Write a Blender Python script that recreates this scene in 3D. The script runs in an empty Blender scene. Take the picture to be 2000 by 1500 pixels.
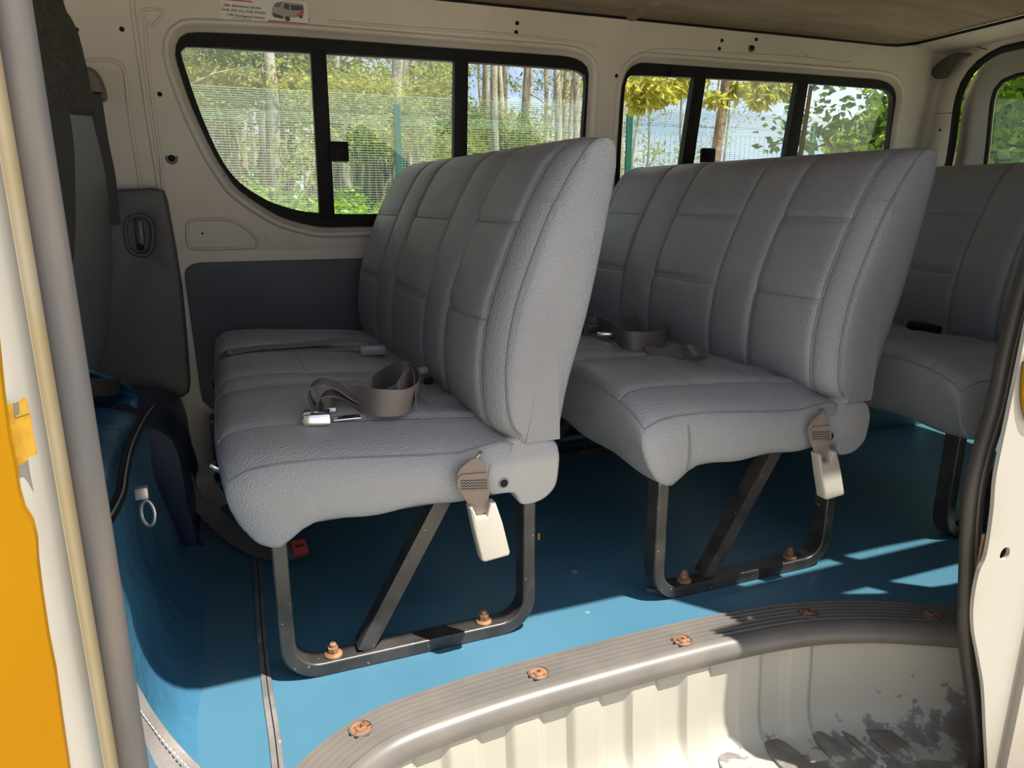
import bpy, bmesh, math, random
from math import sin, cos, pi, radians, sqrt, exp, atan2
from mathutils import Vector, Matrix

SC = bpy.context.scene
COL = SC.collection
random.seed(7)

# ------------------------------------------------------------------ camera, sky, sun, exposure
F = 1390.0; PITCH = radians(14.45); YAW = radians(21.3); CAM = Vector((0, 0, 0.8))
FW = Vector((sin(YAW) * cos(PITCH), cos(YAW) * cos(PITCH), -sin(PITCH)))
RT = Vector((cos(YAW), -sin(YAW), 0)); UP = RT.cross(FW)
cam_d = bpy.data.cameras.new('camera'); cam = bpy.data.objects.new('camera', cam_d); COL.objects.link(cam)
cam_d.sensor_width = 36; cam_d.lens = F / 2000 * 36; cam_d.clip_start = 0.02; cam_d.clip_end = 500
cam.matrix_world = Matrix.Translation(CAM) @ Matrix((RT, UP, -FW)).transposed().to_4x4()
SC.camera = cam

w = bpy.data.worlds.new('world'); SC.world = w; w.use_nodes = True
nt = w.node_tree; nt.nodes.clear()
def nd(t, typ, **kw):
    n = t.nodes.new(typ)
    for k, v in kw.items(): setattr(n, k, v)
    return n
tc = nd(nt, 'ShaderNodeTexCoord'); mp = nd(nt, 'ShaderNodeMapping'); mp.inputs['Scale'].default_value = (1, 1, 3.0)
nz = nd(nt, 'ShaderNodeTexNoise'); nz.inputs['Scale'].default_value = 3.0; nz.inputs['Detail'].default_value = 6
rp = nd(nt, 'ShaderNodeValToRGB')
rp.color_ramp.elements[0].position = 0.40; rp.color_ramp.elements[0].color = (0.50, 0.63, 0.90, 1)
rp.color_ramp.elements[1].position = 0.60; rp.color_ramp.elements[1].color = (0.92, 0.93, 0.97, 1)
bg = nd(nt, 'ShaderNodeBackground'); bg.inputs['Strength'].default_value = 1.0
wo = nd(nt, 'ShaderNodeOutputWorld')
nt.links.new(tc.outputs['Generated'], mp.inputs['Vector']); nt.links.new(mp.outputs['Vector'], nz.inputs['Vector'])
nt.links.new(nz.outputs['Fac'], rp.inputs['Fac']); nt.links.new(rp.outputs['Color'], bg.inputs['Color'])
nt.links.new(bg.outputs['Background'], wo.inputs['Surface'])

SUN_DIR = Vector((-0.29, 0.36, -1.0)).normalized()
sd = bpy.data.lights.new('sun', 'SUN'); sd.energy = 8.2; sd.angle = radians(0.6); sd.color = (1.0, 0.95, 0.86)
so = bpy.data.objects.new('sun', sd); COL.objects.link(so); so.rotation_euler = SUN_DIR.to_track_quat('-Z', 'Y').to_euler()
so.location = (2, -3, 8)

vs = SC.view_settings
vs.view_transform = 'Standard'; vs.look = 'None'; vs.gamma = 1.0; vs.use_curve_mapping = False
vs.exposure = 0.40

# ------------------------------------------------------------------ pixel -> place helpers
def ray(x, y): return FW + RT * ((x - 1000) / F) - UP * ((y - 750) / F)
def onz(x, y, z=0.0):
    d = ray(x, y); return CAM + d * ((z - CAM.z) / d.z)
def ony(x, y, Y):
    d = ray(x, y); return CAM + d * (Y / d.y)
def onx(x, y, X):
    d = ray(x, y); return CAM + d * (X / d.x)
WALL_Y0, WALL_Z0, WALL_T = 2.21, 0.68, 0.10
def yw(z): return WALL_Y0 - WALL_T * (z - WALL_Z0)
def onw(x, y):                                   # on the far (right-hand) wall, leaning plane -> (x, z)
    d = ray(x, y)
    t = (WALL_Y0 - WALL_T * (CAM.z - WALL_Z0)) / (d.y + WALL_T * d.z)
    p = CAM + d * t
    return (p.x, p.z)

# ------------------------------------------------------------------ materials
def mat(name, col, rough=0.5, metal=0.0, col2=None, nscale=6.0, lo=0.4, hi=0.62, bump=None, spec=0.5, coat=0.0,
        trans=0.0, detail=6.0, fleck=None, stretch=None):
    m = bpy.data.materials.new(name); m.use_nodes = True
    t = m.node_tree; b = t.nodes['Principled BSDF']; L = t.links
    b.inputs['Base Color'].default_value = (*col, 1); b.inputs['Roughness'].default_value = rough
    b.inputs['Metallic'].default_value = metal; b.inputs['Specular IOR Level'].default_value = spec
    b.inputs['Coat Weight'].default_value = coat
    co = nd(t, 'ShaderNodeTexCoord'); src = co.outputs['Object']
    if stretch:
        mpn = nd(t, 'ShaderNodeMapping'); mpn.inputs['Scale'].default_value = stretch
        L.new(src, mpn.inputs['Vector']); src2 = mpn.outputs['Vector']
    else: src2 = src
    cur = None
    if col2:
        n = nd(t, 'ShaderNodeTexNoise'); n.inputs['Scale'].default_value = nscale; n.inputs['Detail'].default_value = detail
        L.new(src2, n.inputs['Vector'])
        r = nd(t, 'ShaderNodeValToRGB'); r.color_ramp.elements[0].position = lo; r.color_ramp.elements[1].position = hi
        r.color_ramp.elements[0].color = (*col, 1); r.color_ramp.elements[1].color = (*col2, 1)
        L.new(n.outputs['Fac'], r.inputs['Fac']); cur = r.outputs['Color']
    if fleck:                                     # small chips / specks: (colour, scale, threshold)
        fc, fs, ft = fleck
        n = nd(t, 'ShaderNodeTexNoise'); n.inputs['Scale'].default_value = fs; n.inputs['Detail'].default_value = 3
        L.new(src, n.inputs['Vector'])
        r = nd(t, 'ShaderNodeValToRGB'); r.color_ramp.elements[0].position = ft; r.color_ramp.elements[1].position = ft + 0.02
        r.color_ramp.elements[0].color = (0, 0, 0, 1); r.color_ramp.elements[1].color = (1, 1, 1, 1)
        L.new(n.outputs['Fac'], r.inputs['Fac'])
        mx = nd(t, 'ShaderNodeMix', data_type='RGBA'); L.new(r.outputs['Color'], mx.inputs['Factor'])
        if cur: L.new(cur, mx.inputs['A'])
        else: mx.inputs['A'].default_value = (*col, 1)
        mx.inputs['B'].default_value = (*fc, 1); cur = mx.outputs['Result']
    if cur: L.new(cur, b.inputs['Base Color'])
    if bump:
        kind, bs, st, dist = bump
        if kind == 'vor':
            n = nd(t, 'ShaderNodeTexVoronoi'); n.inputs['Scale'].default_value = bs; o = n.outputs['Distance']
        else:
            n = nd(t, 'ShaderNodeTexNoise'); n.inputs['Scale'].default_value = bs; n.inputs['Detail'].default_value = 4; o = n.outputs['Fac']
        L.new(src2 if kind == 'fib' else src, n.inputs['Vector'])
        bp = nd(t, 'ShaderNodeBump'); bp.inputs['Strength'].default_value = st; bp.inputs['Distance'].default_value = dist
        L.new(o, bp.inputs['Height']); L.new(bp.outputs['Normal'], b.inputs['Normal'])
    if trans:                                     # light shining through a thin leaf
        tr = nd(t, 'ShaderNodeBsdfTranslucent'); tr.inputs['Color'].default_value = (col[0] * 1.6, col[1] * 1.6, col[2] * 0.9, 1)
        ms = nd(t, 'ShaderNodeMixShader'); ms.inputs['Fac'].default_value = trans
        L.new(b.outputs['BSDF'], ms.inputs[1]); L.new(tr.outputs['BSDF'], ms.inputs[2])
        L.new(ms.outputs['Shader'], t.nodes['Material Output'].inputs['Surface'])
    return m

def glass_mat(name, tint, gl=0.06):
    m = bpy.data.materials.new(name); m.use_nodes = True
    t = m.node_tree; t.nodes.clear()
    o = nd(t, 'ShaderNodeOutputMaterial'); ms = nd(t, 'ShaderNodeMixShader'); ms.inputs['Fac'].default_value = gl
    tr = nd(t, 'ShaderNodeBsdfTransparent'); tr.inputs['Color'].default_value = (*tint, 1)
    g = nd(t, 'ShaderNodeBsdfGlossy'); g.inputs['Roughness'].default_value = 0.03
    t.links.new(tr.outputs[0], ms.inputs[1]); t.links.new(g.outputs[0], ms.inputs[2]); t.links.new(ms.outputs[0], o.inputs['Surface'])
    return m

M = {}
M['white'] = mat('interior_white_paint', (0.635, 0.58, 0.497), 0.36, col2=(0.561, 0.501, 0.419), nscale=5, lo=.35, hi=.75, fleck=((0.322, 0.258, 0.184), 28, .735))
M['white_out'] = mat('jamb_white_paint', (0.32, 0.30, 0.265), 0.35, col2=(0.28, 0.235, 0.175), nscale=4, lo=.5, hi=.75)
M['cream'] = mat('beige_sealer', (0.326, 0.259, 0.148), 0.5, col2=(0.34, 0.289, 0.207), nscale=9)
M['yellow'] = mat('yellow_paint', (0.30, 0.145, 0.0015), 0.45, spec=.08, col2=(0.29, 0.128, 0.001), nscale=3)
M['vinyl'] = mat('grey_vinyl', (0.246, 0.250, 0.266), 0.38, bump=('vor', 300, .55, .0016), col2=(0.226, 0.230, 0.246), nscale=7, spec=.5, coat=.06)
M['vinyl_worn'] = mat('grey_vinyl_worn', (0.275, 0.278, 0.286), 0.34, bump=('vor', 300, .55, .0016), col2=(0.315, 0.295, 0.265), nscale=5, lo=.5, hi=.75, coat=.08)
M['pipe'] = mat('seam_piping', (0.20, 0.20, 0.21), 0.45)
M['pipe_l'] = mat('seam_piping_light', (0.30, 0.30, 0.32), 0.4)
M['plastic'] = mat('grey_plastic', (0.34, 0.34, 0.35), 0.4, col2=(0.40, 0.365, 0.32), nscale=8, lo=.5, hi=.7)
M['black'] = mat('black_steel', (0.028, 0.026, 0.025), 0.35, fleck=((.25, .23, .2), 90, .70), col2=(.05, .045, .04), nscale=20)
M['rust'] = mat('rusty_bolt', (0.296, 0.148, 0.074), 0.7, col2=(0.178, 0.0814, 0.037), nscale=60, bump=('noi', 150, .5, .001))
M['rubber'] = mat('black_rubber', (0.009, 0.008, 0.008), 0.55, spec=.2)
M['rubber_g'] = mat('faded_rubber', (0.062, 0.060, 0.066), 0.6, col2=(0.105, 0.088, 0.072), nscale=8, stretch=(5, 5, .7), lo=.35, hi=.7, fleck=((.20, .15, .05), 9, .66))
M['rubber_d'] = mat('dark_rubber', (0.030, 0.026, 0.023), 0.42, col2=(.045, .038, .032), nscale=6)
M['blue'] = mat('blue_vinyl_floor', (0.050, 0.138, 0.205), 0.36, col2=(0.062, 0.160, 0.228), nscale=3.5, lo=.3, hi=.75,
                fleck=((0.133, 0.229, 0.274), 34, .72), bump=('noi', 9, .12, .004))
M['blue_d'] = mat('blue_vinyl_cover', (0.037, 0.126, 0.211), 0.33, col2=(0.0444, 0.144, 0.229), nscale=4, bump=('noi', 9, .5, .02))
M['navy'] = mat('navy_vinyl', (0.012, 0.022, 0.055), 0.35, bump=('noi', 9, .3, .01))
M['teal'] = mat('teal_vinyl', (0.035, 0.10, 0.13), 0.42, bump=('noi', 6, .3, .01))
M['trimgrey'] = mat('step_trim_plastic', (0.118, 0.107, 0.0962), 0.36, col2=(0.148, 0.13, 0.111), nscale=9)
M['head'] = mat('brown_headliner', (0.27, 0.20, 0.14), 0.8, col2=(0.21, 0.155, 0.11), nscale=4, stretch=(1, 6, 1), bump=('noi', 300, .2, .001))
M['panel'] = mat('charcoal_panel', (0.075, 0.075, 0.08), 0.5, bump=('noi', 350, .2, .0006), col2=(.09, .085, .082), nscale=5)
M['panel2'] = mat('slate_door_card', (0.085, 0.092, 0.105), 0.55, bump=('noi', 350, .2, .0006), col2=(.07, .072, .08), nscale=3)
M['web'] = mat('brown_webbing', (0.135, 0.112, 0.105), 0.6, bump=('noi', 500, .3, .0006))
M['web_l'] = mat('worn_tan_webbing', (0.244, 0.185, 0.144), 0.7, bump=('noi', 500, .4, .0008), col2=(0.237, 0.185, 0.148), nscale=18)
M['web_k'] = mat('black_webbing', (0.02, 0.018, 0.017), 0.6)
M['thread'] = mat('dark_thread', (0.03, 0.028, 0.03), 0.7)
M['chrome'] = mat('chrome', (0.72, 0.72, 0.74), 0.18, metal=1)
M['steel'] = mat('worn_steel', (0.45, 0.44, 0.43), 0.35, metal=.8)
M['buckle'] = mat('cream_buckle_plastic', (0.34, 0.311, 0.263), 0.4)
M['buckle_d'] = mat('charcoal_buckle', (0.08, 0.078, 0.08), 0.35)
M['buckle_g'] = mat('grey_buckle', (0.28, 0.28, 0.29), 0.35)
M['red'] = mat('red_button', (0.42, 0.06, 0.06), 0.4)
M['fabric'] = mat('dark_woven_fabric', (0.045, 0.036, 0.030), 0.9, col2=(.018, .015, .014), nscale=55, stretch=(1, 1, 2.4), lo=.45, hi=.55, bump=('noi', 220, .4, .002))
M['fabric_k'] = mat('black_fabric', (0.022, 0.02, 0.022), 0.85)
M['hole'] = mat('dark_hole', (0.006, 0.006, 0.006), 0.9)
M['belt_cover'] = mat('brown_belt_cover', (0.14, 0.115, 0.095), 0.5)
M['flap'] = mat('grey_vinyl_flap', (0.176, 0.166, 0.16), 0.55, col2=(0.207, 0.171, 0.145), nscale=6, bump=('vor', 200, .3, .001))
M['grille'] = mat('speaker_grille', (0.075, 0.07, 0.06), 0.6)
M['tape'] = mat('seam_tape', (0.192, 0.178, 0.17), 0.55, col2=(0.118, 0.111, 0.111), nscale=14, fleck=((0.37, 0.244, 0.163), 25, .66))
M['glass'] = glass_mat('window_glass', (0.93, 0.96, 0.94), 0.05)
M['glass_r'] = glass_mat('rear_glass', (0.86, 0.90, 0.84), 0.04)
M['st_white'] = mat('sticker_white', (0.70, 0.66, 0.60), 0.4)
M['st_red'] = mat('sticker_red', (0.45, 0.03, 0.03), 0.4)
M['st_txt'] = mat('sticker_dark_ink', (0.05, 0.05, 0.05), 0.5)
M['st_org'] = mat('sticker_red_ink', (0.42, 0.10, 0.05), 0.5)
M['st_sky'] = mat('sticker_windscreen', (0.10, 0.16, 0.18), 0.4)
M['st_yel'] = mat('warning_label_yellow', (0.37, 0.207, 0.00592), 0.5, col2=(0.311, 0.163, 0.00444), nscale=120, lo=.45, hi=.6)
M['post'] = mat('green_fence_paint', (0.015, 0.10, 0.075), 0.4)
M['wire'] = mat('pale_fence_wire', (0.22, 0.34, 0.30), 0.45)
M['bark'] = mat('pale_bark', (0.46, 0.40, 0.32), 0.9, col2=(0.26, 0.22, 0.165), nscale=5, stretch=(2, 2, .4), bump=('noi', 20, .5, .02))
M['bark2'] = mat('brown_bark', (0.30, 0.22, 0.14), 0.9, col2=(0.16, 0.11, 0.07), nscale=8, stretch=(3, 3, .6), bump=('noi', 30, .5, .02))
M['leaf_e'] = mat('eucalyptus_leaf', (0.24, 0.26, 0.125), 0.55, trans=.45)
M['leaf_e2'] = mat('dark_eucalyptus_leaf', (0.119, 0.153, 0.0723), 0.55, trans=.4)
M['leaf_y'] = mat('yellow_green_leaf', (0.255, 0.272, 0.051), 0.5, trans=.45)
M['leaf_g'] = mat('bright_green_leaf', (0.26, 0.38, 0.06), 0.45, trans=.55)
M['leaf_gold'] = mat('golden_leaf', (0.40, 0.38, 0.085), 0.45, trans=.5)
M['leaf_d'] = mat('deep_green_leaf', (0.06, 0.12, 0.03), 0.5, trans=.3)
M['ground'] = mat('dry_ground', (0.52, 0.46, 0.38), 0.95, col2=(0.44, 0.41, 0.30), nscale=.8, bump=('noi', 8, .5, .05))

# ------------------------------------------------------------------ object helpers
def link(o): COL.objects.link(o); return o
def finish(me, smooth=38):
    if smooth:
        for p in me.polygons: p.use_smooth = True
        me.set_sharp_from_angle(angle=radians(smooth))
def tag(o, label=None, cat=None, group=None, kind=None):
    if label: o['label'] = label
    if cat: o['category'] = cat
    if group: o['group'] = group
    if kind: o['kind'] = kind
    return o
def thing(name, label, cat, loc=(0, 0, 0), group=None, kind=None):
    o = link(bpy.data.objects.new(name, None)); o.location = loc; o.empty_display_size = 0.05
    return tag(o, label, cat, group, kind)
def attach(o, parent):
    if parent is not None:
        o.parent = parent
        q = parent; off = Vector((0, 0, 0))
        while q is not None: off += q.location; q = q.parent
        # all part meshes are written in world coordinates
        o.matrix_parent_inverse = Matrix.Translation(-parent.location) if parent.type == 'EMPTY' else Matrix.Identity(4)
    return o
def obj(name, verts, faces, material, parent=None, smooth=38):
    me = bpy.data.meshes.new(name); me.from_pydata([tuple(v) for v in verts], [], faces); me.update()
    bm = bmesh.new(); bm.from_mesh(me); bmesh.ops.recalc_face_normals(bm, faces=bm.faces); bm.to_mesh(me); bm.free()
    me.materials.append(material); finish(me, smooth)
    return attach(link(bpy.data.objects.new(name, me)), parent)
def bmobj(name, bm, material, parent=None, smooth=38):
    me = bpy.data.meshes.new(name); bm.to_mesh(me); bm.free(); me.materials.append(material); finish(me, smooth)
    return attach(link(bpy.data.objects.new(name, me)), parent)
def copy_tree(o, parent=None):
    c = o.copy(); COL.objects.link(c); c.parent = parent
    if parent is not None: c.matrix_parent_inverse = o.matrix_parent_inverse.copy()
    for ch in list(o.children): copy_tree(ch, c)
    return c

def vec(p): return Vector(p)
def catmull(pts, n=8, closed=False):
    pts = [vec(p) for p in pts]; N = len(pts); out = []
    rng = range(N) if closed else range(N - 1)
    for i in rng:
        p1, p2 = pts[i], pts[(i + 1) % N]
        p0 = pts[i - 1] if (closed or i > 0) else p1 * 2 - p2
        p3 = pts[(i + 2) % N] if (closed or i + 2 < N) else p2 * 2 - p1
        for k in range(n):
            t = k / n; t2 = t * t; t3 = t2 * t
            out.append(0.5 * ((2 * p1) + (p2 - p0) * t + (2 * p0 - 5 * p1 + 4 * p2 - p3) * t2 + (3 * p1 - p0 - 3 * p2 + p3) * t3))
    if not closed: out.append(pts[-1].copy())
    return out
def chaikin(pts, it=2, closed=True):
    pts = [vec(p) for p in pts]
    for _ in range(it):
        q = []
        N = len(pts)
        for i in range(N if closed else N - 1):
            a, b = pts[i], pts[(i + 1) % N]
            q += [a * .75 + b * .25, a * .25 + b * .75]
        if not closed: q = [pts[0]] + q + [pts[-1]]
        pts = q
    return pts
def resample(pts, n, closed=False):
    pts = [vec(p) for p in pts]
    if closed: pts = pts + [pts[0]]
    L = [0]
    for a, b in zip(pts, pts[1:]): L.append(L[-1] + (b - a).length)
    out = []; j = 0
    for i in range(n):
        s = L[-1] * i / (n if closed else n - 1)
        while j < len(L) - 2 and L[j + 1] < s: j += 1
        d = L[j + 1] - L[j]
        out.append(pts[j].lerp(pts[j + 1], 0 if d == 0 else min(1, (s - L[j]) / d)))
    return out
def tube(path, r, n=8, closed=False):
    """round tube; r a number or list"""
    path = [vec(p) for p in path]; N = len(path); V = []; Fc = []
    prev = None
    for i, p in enumerate(path):
        t = (path[(i + 1) % N] - path[i - 1]) if closed else (path[min(i + 1, N - 1)] - path[max(i - 1, 0)])
        t.normalize()
        if prev is None:
            a = Vector((0, 0, 1)) if abs(t.z) < .9 else Vector((1, 0, 0))
            u = t.cross(a).normalized()
        else:
            u = prev - t * prev.dot(t)
            u = u.normalized() if u.length > 1e-6 else t.orthogonal().normalized()
        prev = u; v = t.cross(u)
        rr = r[i] if isinstance(r, (list, tuple)) else r
        for k in range(n):
            a = 2 * pi * k / n; V.append(p + (u * cos(a) + v * sin(a)) * rr)
    for i in range(N if closed else N - 1):
        j = (i + 1) % N
        for k in range(n):
            k2 = (k + 1) % n; Fc.append((i * n + k, i * n + k2, j * n + k2, j * n + k))
    if not closed: Fc.append(tuple(range(n))[::-1]); Fc.append(tuple((N - 1) * n + k for k in range(n)))
    return V, Fc
def sweep(path, side, up, prof, closed=False, cap=True, closed_prof=True):
    """prof points (a,b): p + side*a + up*b; side/up lists or single vectors"""
    V = []; Fc = []; N = len(path); n = len(prof)
    for i, p in enumerate(path):
        s = side[i] if isinstance(side, list) else side; u = up[i] if isinstance(up, list) else up
        for a, b in prof: V.append(vec(p) + vec(s) * a + vec(u) * b)
    for i in range(N if closed else N - 1):
        j = (i + 1) % N
        for k in range(n if closed_prof else n - 1):
            k2 = (k + 1) % n; Fc.append((i * n + k, i * n + k2, j * n + k2, j * n + k))
    if cap and not closed and closed_prof: Fc.append(tuple(range(n))[::-1]); Fc.append(tuple((N - 1) * n + k for k in range(n)))
    return V, Fc
def merge(*vf):
    V = []; Fc = []
    for v, f in vf:
        o = len(V); V += list(v); Fc += [tuple(i + o for i in q) for q in f]
    return V, Fc
def boxvf(x0, x1, y0, y1, z0, z1):
    V = [(x, y, z) for x in (x0, x1) for y in (y0, y1) for z in (z0, z1)]
    return [vec(v) for v in V], [(0, 1, 3, 2), (4, 6, 7, 5), (0, 4, 5, 1), (2, 3, 7, 6), (0, 2, 6, 4), (1, 5, 7, 3)]
def rbox(name, c, size, bev, material, parent=None, rot=None, seg=2):
    bm = bmesh.new(); bmesh.ops.create_cube(bm, size=1)
    bmesh.ops.scale(bm, vec=size, verts=bm.verts)
    if bev: bmesh.ops.bevel(bm, geom=list(bm.edges), offset=bev, segments=seg, affect='EDGES', profile=.5)
    mtx = Matrix.Translation(c) @ (rot.to_4x4() if rot is not None else Matrix.Identity(4))
    bmesh.ops.transform(bm, matrix=mtx, verts=bm.verts)
    return bmobj(name, bm, material, parent)
def plate(name, outer, holes, fmap, d0, d1, material, parent=None, bevel=0.0, smooth=38):
    """flat plate with holes; outlines in (a,b), fmap(a,b,d)->3D"""
    cu = bpy.data.curves.new('tmp', 'CURVE'); cu.dimensions = '2D'; cu.fill_mode = 'BOTH'
    for pts in [outer] + list(holes):
        sp = cu.splines.new('POLY'); sp.points.add(len(pts) - 1)
        for p, q in zip(sp.points, pts): p.co = (q[0], q[1], 0, 1)
        sp.use_cyclic_u = True
    cu.extrude = max(0.00005, abs(d1 - d0) / 2 - bevel); cu.bevel_depth = bevel; cu.bevel_resolution = 2
    if bevel: cu.offset = -bevel
    o = bpy.data.objects.new('tmp', cu); COL.objects.link(o)
    dg = bpy.context.evaluated_depsgraph_get(); dg.update()
    me = bpy.data.meshes.new_from_object(o.evaluated_get(dg)); bpy.data.objects.remove(o); bpy.data.curves.remove(cu)
    mid = (d0 + d1) / 2
    for v in me.vertices: v.co = fmap(v.co.x, v.co.y, mid + v.co.z)
    bm = bmesh.new(); bm.from_mesh(me); bmesh.ops.remove_doubles(bm, verts=bm.verts, dist=1e-6)
    bmesh.ops.recalc_face_normals(bm, faces=bm.faces); bm.to_mesh(me); bm.free()
    me.name = name; me.materials.clear(); me.materials.append(material); finish(me, smooth)
    return attach(link(bpy.data.objects.new(name, me)), parent)
def textobj(name, s, size, fmap, material, parent, width=None, align='LEFT'):
    cu = bpy.data.curves.new('tmp', 'FONT'); cu.body = s; cu.size = size; cu.align_x = align; cu.extrude = 0.00005; cu.resolution_u = 3
    cu.offset = size * .012
    o = bpy.data.objects.new('tmp', cu); COL.objects.link(o)
    dg = bpy.context.evaluated_depsgraph_get(); dg.update()
    me = bpy.data.meshes.new_from_object(o.evaluated_get(dg)); bpy.data.objects.remove(o); bpy.data.curves.remove(cu)
    sx = 1.0
    if width:
        xs = [v.co.x for v in me.vertices]; sx = width / (max(xs) - min(xs))
    for v in me.vertices: v.co = fmap(v.co.x * sx, v.co.y, v.co.z)
    me.name = name; me.materials.clear(); me.materials.append(material)
    return attach(link(bpy.data.objects.new(name, me)), parent)
def ribbon(path, wdir, width, thick=0.0014):
    """webbing: path centreline, wdir one or a list of width directions"""
    path = [vec(p) for p in path]; N = len(path)
    W = [vec(x).normalized() for x in (wdir if isinstance(wdir, list) else [wdir] * N)]
    nor = []
    for i in range(N):
        t = (path[min(i + 1, N - 1)] - path[max(i - 1, 0)]).normalized(); nor.append(t.cross(W[i]).normalized())
    h = width / 2; k = thick / 2
    return sweep(path, W, nor, [(-h, -k), (h, -k), (h, k), (-h, k)])
def offset2(poly, d):
    """offset of a closed 2D polyline, positive = outwards for counter-clockwise"""
    N = len(poly); out = []
    for i in range(N):
        t = (vec(poly[(i + 1) % N]) - vec(poly[i - 1]))
        n = Vector((t.y, -t.x)).normalized(); out.append(Vector((poly[i][0], poly[i][1])) + n * d)
    return out
def ccw(poly):
    a = sum(p[0] * q[1] - q[0] * p[1] for p, q in zip(poly, list(poly[1:]) + [poly[0]]))
    return list(poly) if a > 0 else list(poly)[::-1]
def V2(p): return Vector((p[0], p[1]))

# ================================================================== THE SETTING
# ---- ground outside
def grid(x0, x1, y0, y1, nx, ny, f):
    V = [f(x0 + (x1 - x0) * i / nx, y0 + (y1 - y0) * j / ny) for j in range(ny + 1) for i in range(nx + 1)]
    Fc = [(j * (nx + 1) + i, j * (nx + 1) + i + 1, (j + 1) * (nx + 1) + i + 1, (j + 1) * (nx + 1) + i) for j in range(ny) for i in range(nx)]
    return V, Fc
GZ = -0.65
v, f = grid(-60, 60, -40, 80, 40, 40, lambda x, y: (x, y, GZ + .05 * sin(x * .7) * cos(y * .5) * (1 if abs(y) > 5 else 0)))
tag(obj('ground', v, f, M['ground'], smooth=60), kind='structure')

# ---- step trim path (plan), reused by floor edge and step well
TR = [(-0.03, 0.74), (0.0, .80), (0.035, .855), (.085, .905), (.16, .945), (.271, .962), (.435, .972), (.685, .974), (.85, .968), (.99, .950), (1.11, .912), (1.2, .868), (1.262, .833), (1.34, .785), (1.42, .72)]
trp = [V2(p) for p in resample(catmull([(a, b) for a, b in TR], 8), 120)]
def path_normals(pp):
    out = []
    for i in range(len(pp)):
        t = (pp[min(i + 1, len(pp) - 1)] - pp[max(i - 1, 0)]).normalized(); out.append(Vector((t.y, -t.x)))   # to the right of travel = towards the door
    return out
trn = path_normals(trp)
# ---- floor: outline follows the trim on the door side
fl = [(2.59, 2.2), (-1.55, 2.2), (-1.55, .74)] + [(p.x, p.y) for p in trp] + [(2.59, .72)]
floor = plate('floor', fl, [], lambda a, b, d: Vector((a, b, d)), -.03, 0.0, M['blue'])
tag(floor, kind='structure')
# ---- step trim
root = thing('trim_1', None, None, (trp[60].x, trp[60].y, 0), kind='structure')
prof = [(-.052, 0.0005), (-.050, .006)]
for k in range(6):
    a = -.046 + k * .0115
    prof += [(a, .0055), (a + .0022, .0100), (a + .0048, .0100), (a + .007, .0055)]
for k in range(0, 7):
    an = pi / 2 - k * pi / 2 / 6 * 1.08
    prof.append((.024 + .024 * cos(an), -.015 + .024 * sin(an)))
prof += [(.044, -.03), (.02, -.03), (.02, -.004), (-.04, .0005)]
side = [Vector((n.x, n.y, 0)) for n in trn]; upv = Vector((0, 0, 1))
v, f = sweep([Vector((p.x, p.y, 0)) for p in trp], side, upv, prof)
obj('strip', v, f, M['trimgrey'], root, 30)
for (sx, sy) in [(705, 1423), (1052, 1315), (1333, 1251), (1580, 1197), (1818, 1200)]:
    c = onz(sx, sy, .009)
    v, f = tube([c + Vector((0, 0, -.006)), c + Vector((0, 0, .0006))], [.0185, .0185], 24)
    seat = obj('screw_seat', v, f, M['trimgrey'], root)
    v, f = tube([c + Vector((.0175 * cos(a), .0175 * sin(a), .001)) for a in [2 * pi * k / 24 for k in range(24)]], .0016, 6, True); obj('rim', v, f, M['trimgrey'], seat, 60)
    v, f = tube([c + Vector((0, 0, .0005)), c + Vector((0, 0, .0010))], [.0155, .0155], 20); obj('rust_ring', v, f, M['rust'], seat)
    v, f = tube([c + Vector((0, 0, .0008)), c + Vector((0, 0, .0032)), c + Vector((0, 0, .0044))], [.0095, .0085, .004], 16); scw = obj('screw', v, f, M['rust'], seat)
    for dx, dy in ((.0042, 0), (0, .0042)):
        v, f = tube([c + Vector((-dx, -dy, .0044)), c + Vector((dx, dy, .0044))], .0008, 5); obj('screw_slot', v, f, M['hole'], root)
# ---- step well below the trim: inner wall with pressed ribs, then the tread
SZ = -0.215
well = thing('floor_step_well', 'cream painted step well pressed with ribs below the blue floor', None, (.6, .8, SZ), kind='structure')
M['step'] = mat('chipped_cream_paint', (0.318, 0.285, 0.222), 0.42, col2=(0.266, 0.222, 0.163), nscale=4, lo=.45, hi=.8, fleck=((0.074, 0.0666, 0.0555), 42, .715))
V = []; Fc = []
vp = [(0.026, -.012), (.030, -.045), (.031, -.06), (.034, -.10), (.037, -.14), (.041, -.17), (.050, -.194), (.066, -.208), (.09, -.2145), (.13, SZ)]
pp2 = [V2(p) for p in resample(trp, 420)]; pn2 = path_normals(pp2)
acc = 0
for i, (p, n) in enumerate(zip(pp2, pn2)):
    if i: acc += (p - pp2[i - 1]).length
    ph = (acc % .115) / .115
    rib = .011 * max(0, min(1, 9 * (0.5 - abs(ph - .5)) - 1.7)) if .12 < acc < 1.16 else 0
    for k, (a, z) in enumerate(vp):
        amp = rib * (1 if 2 <= k <= 6 else (.5 if k == 7 else (.9 if k <= 1 else 0)))
        V.append((p.x + n.x * (a + amp), p.y + n.y * (a + amp), z))
m = len(vp)
for i in range(len(pp2) - 1):
    for k in range(m - 1): Fc.append((i * m + k, i * m + k + 1, (i + 1) * m + k + 1, (i + 1) * m + k))
RISER = (V, Fc)
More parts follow.
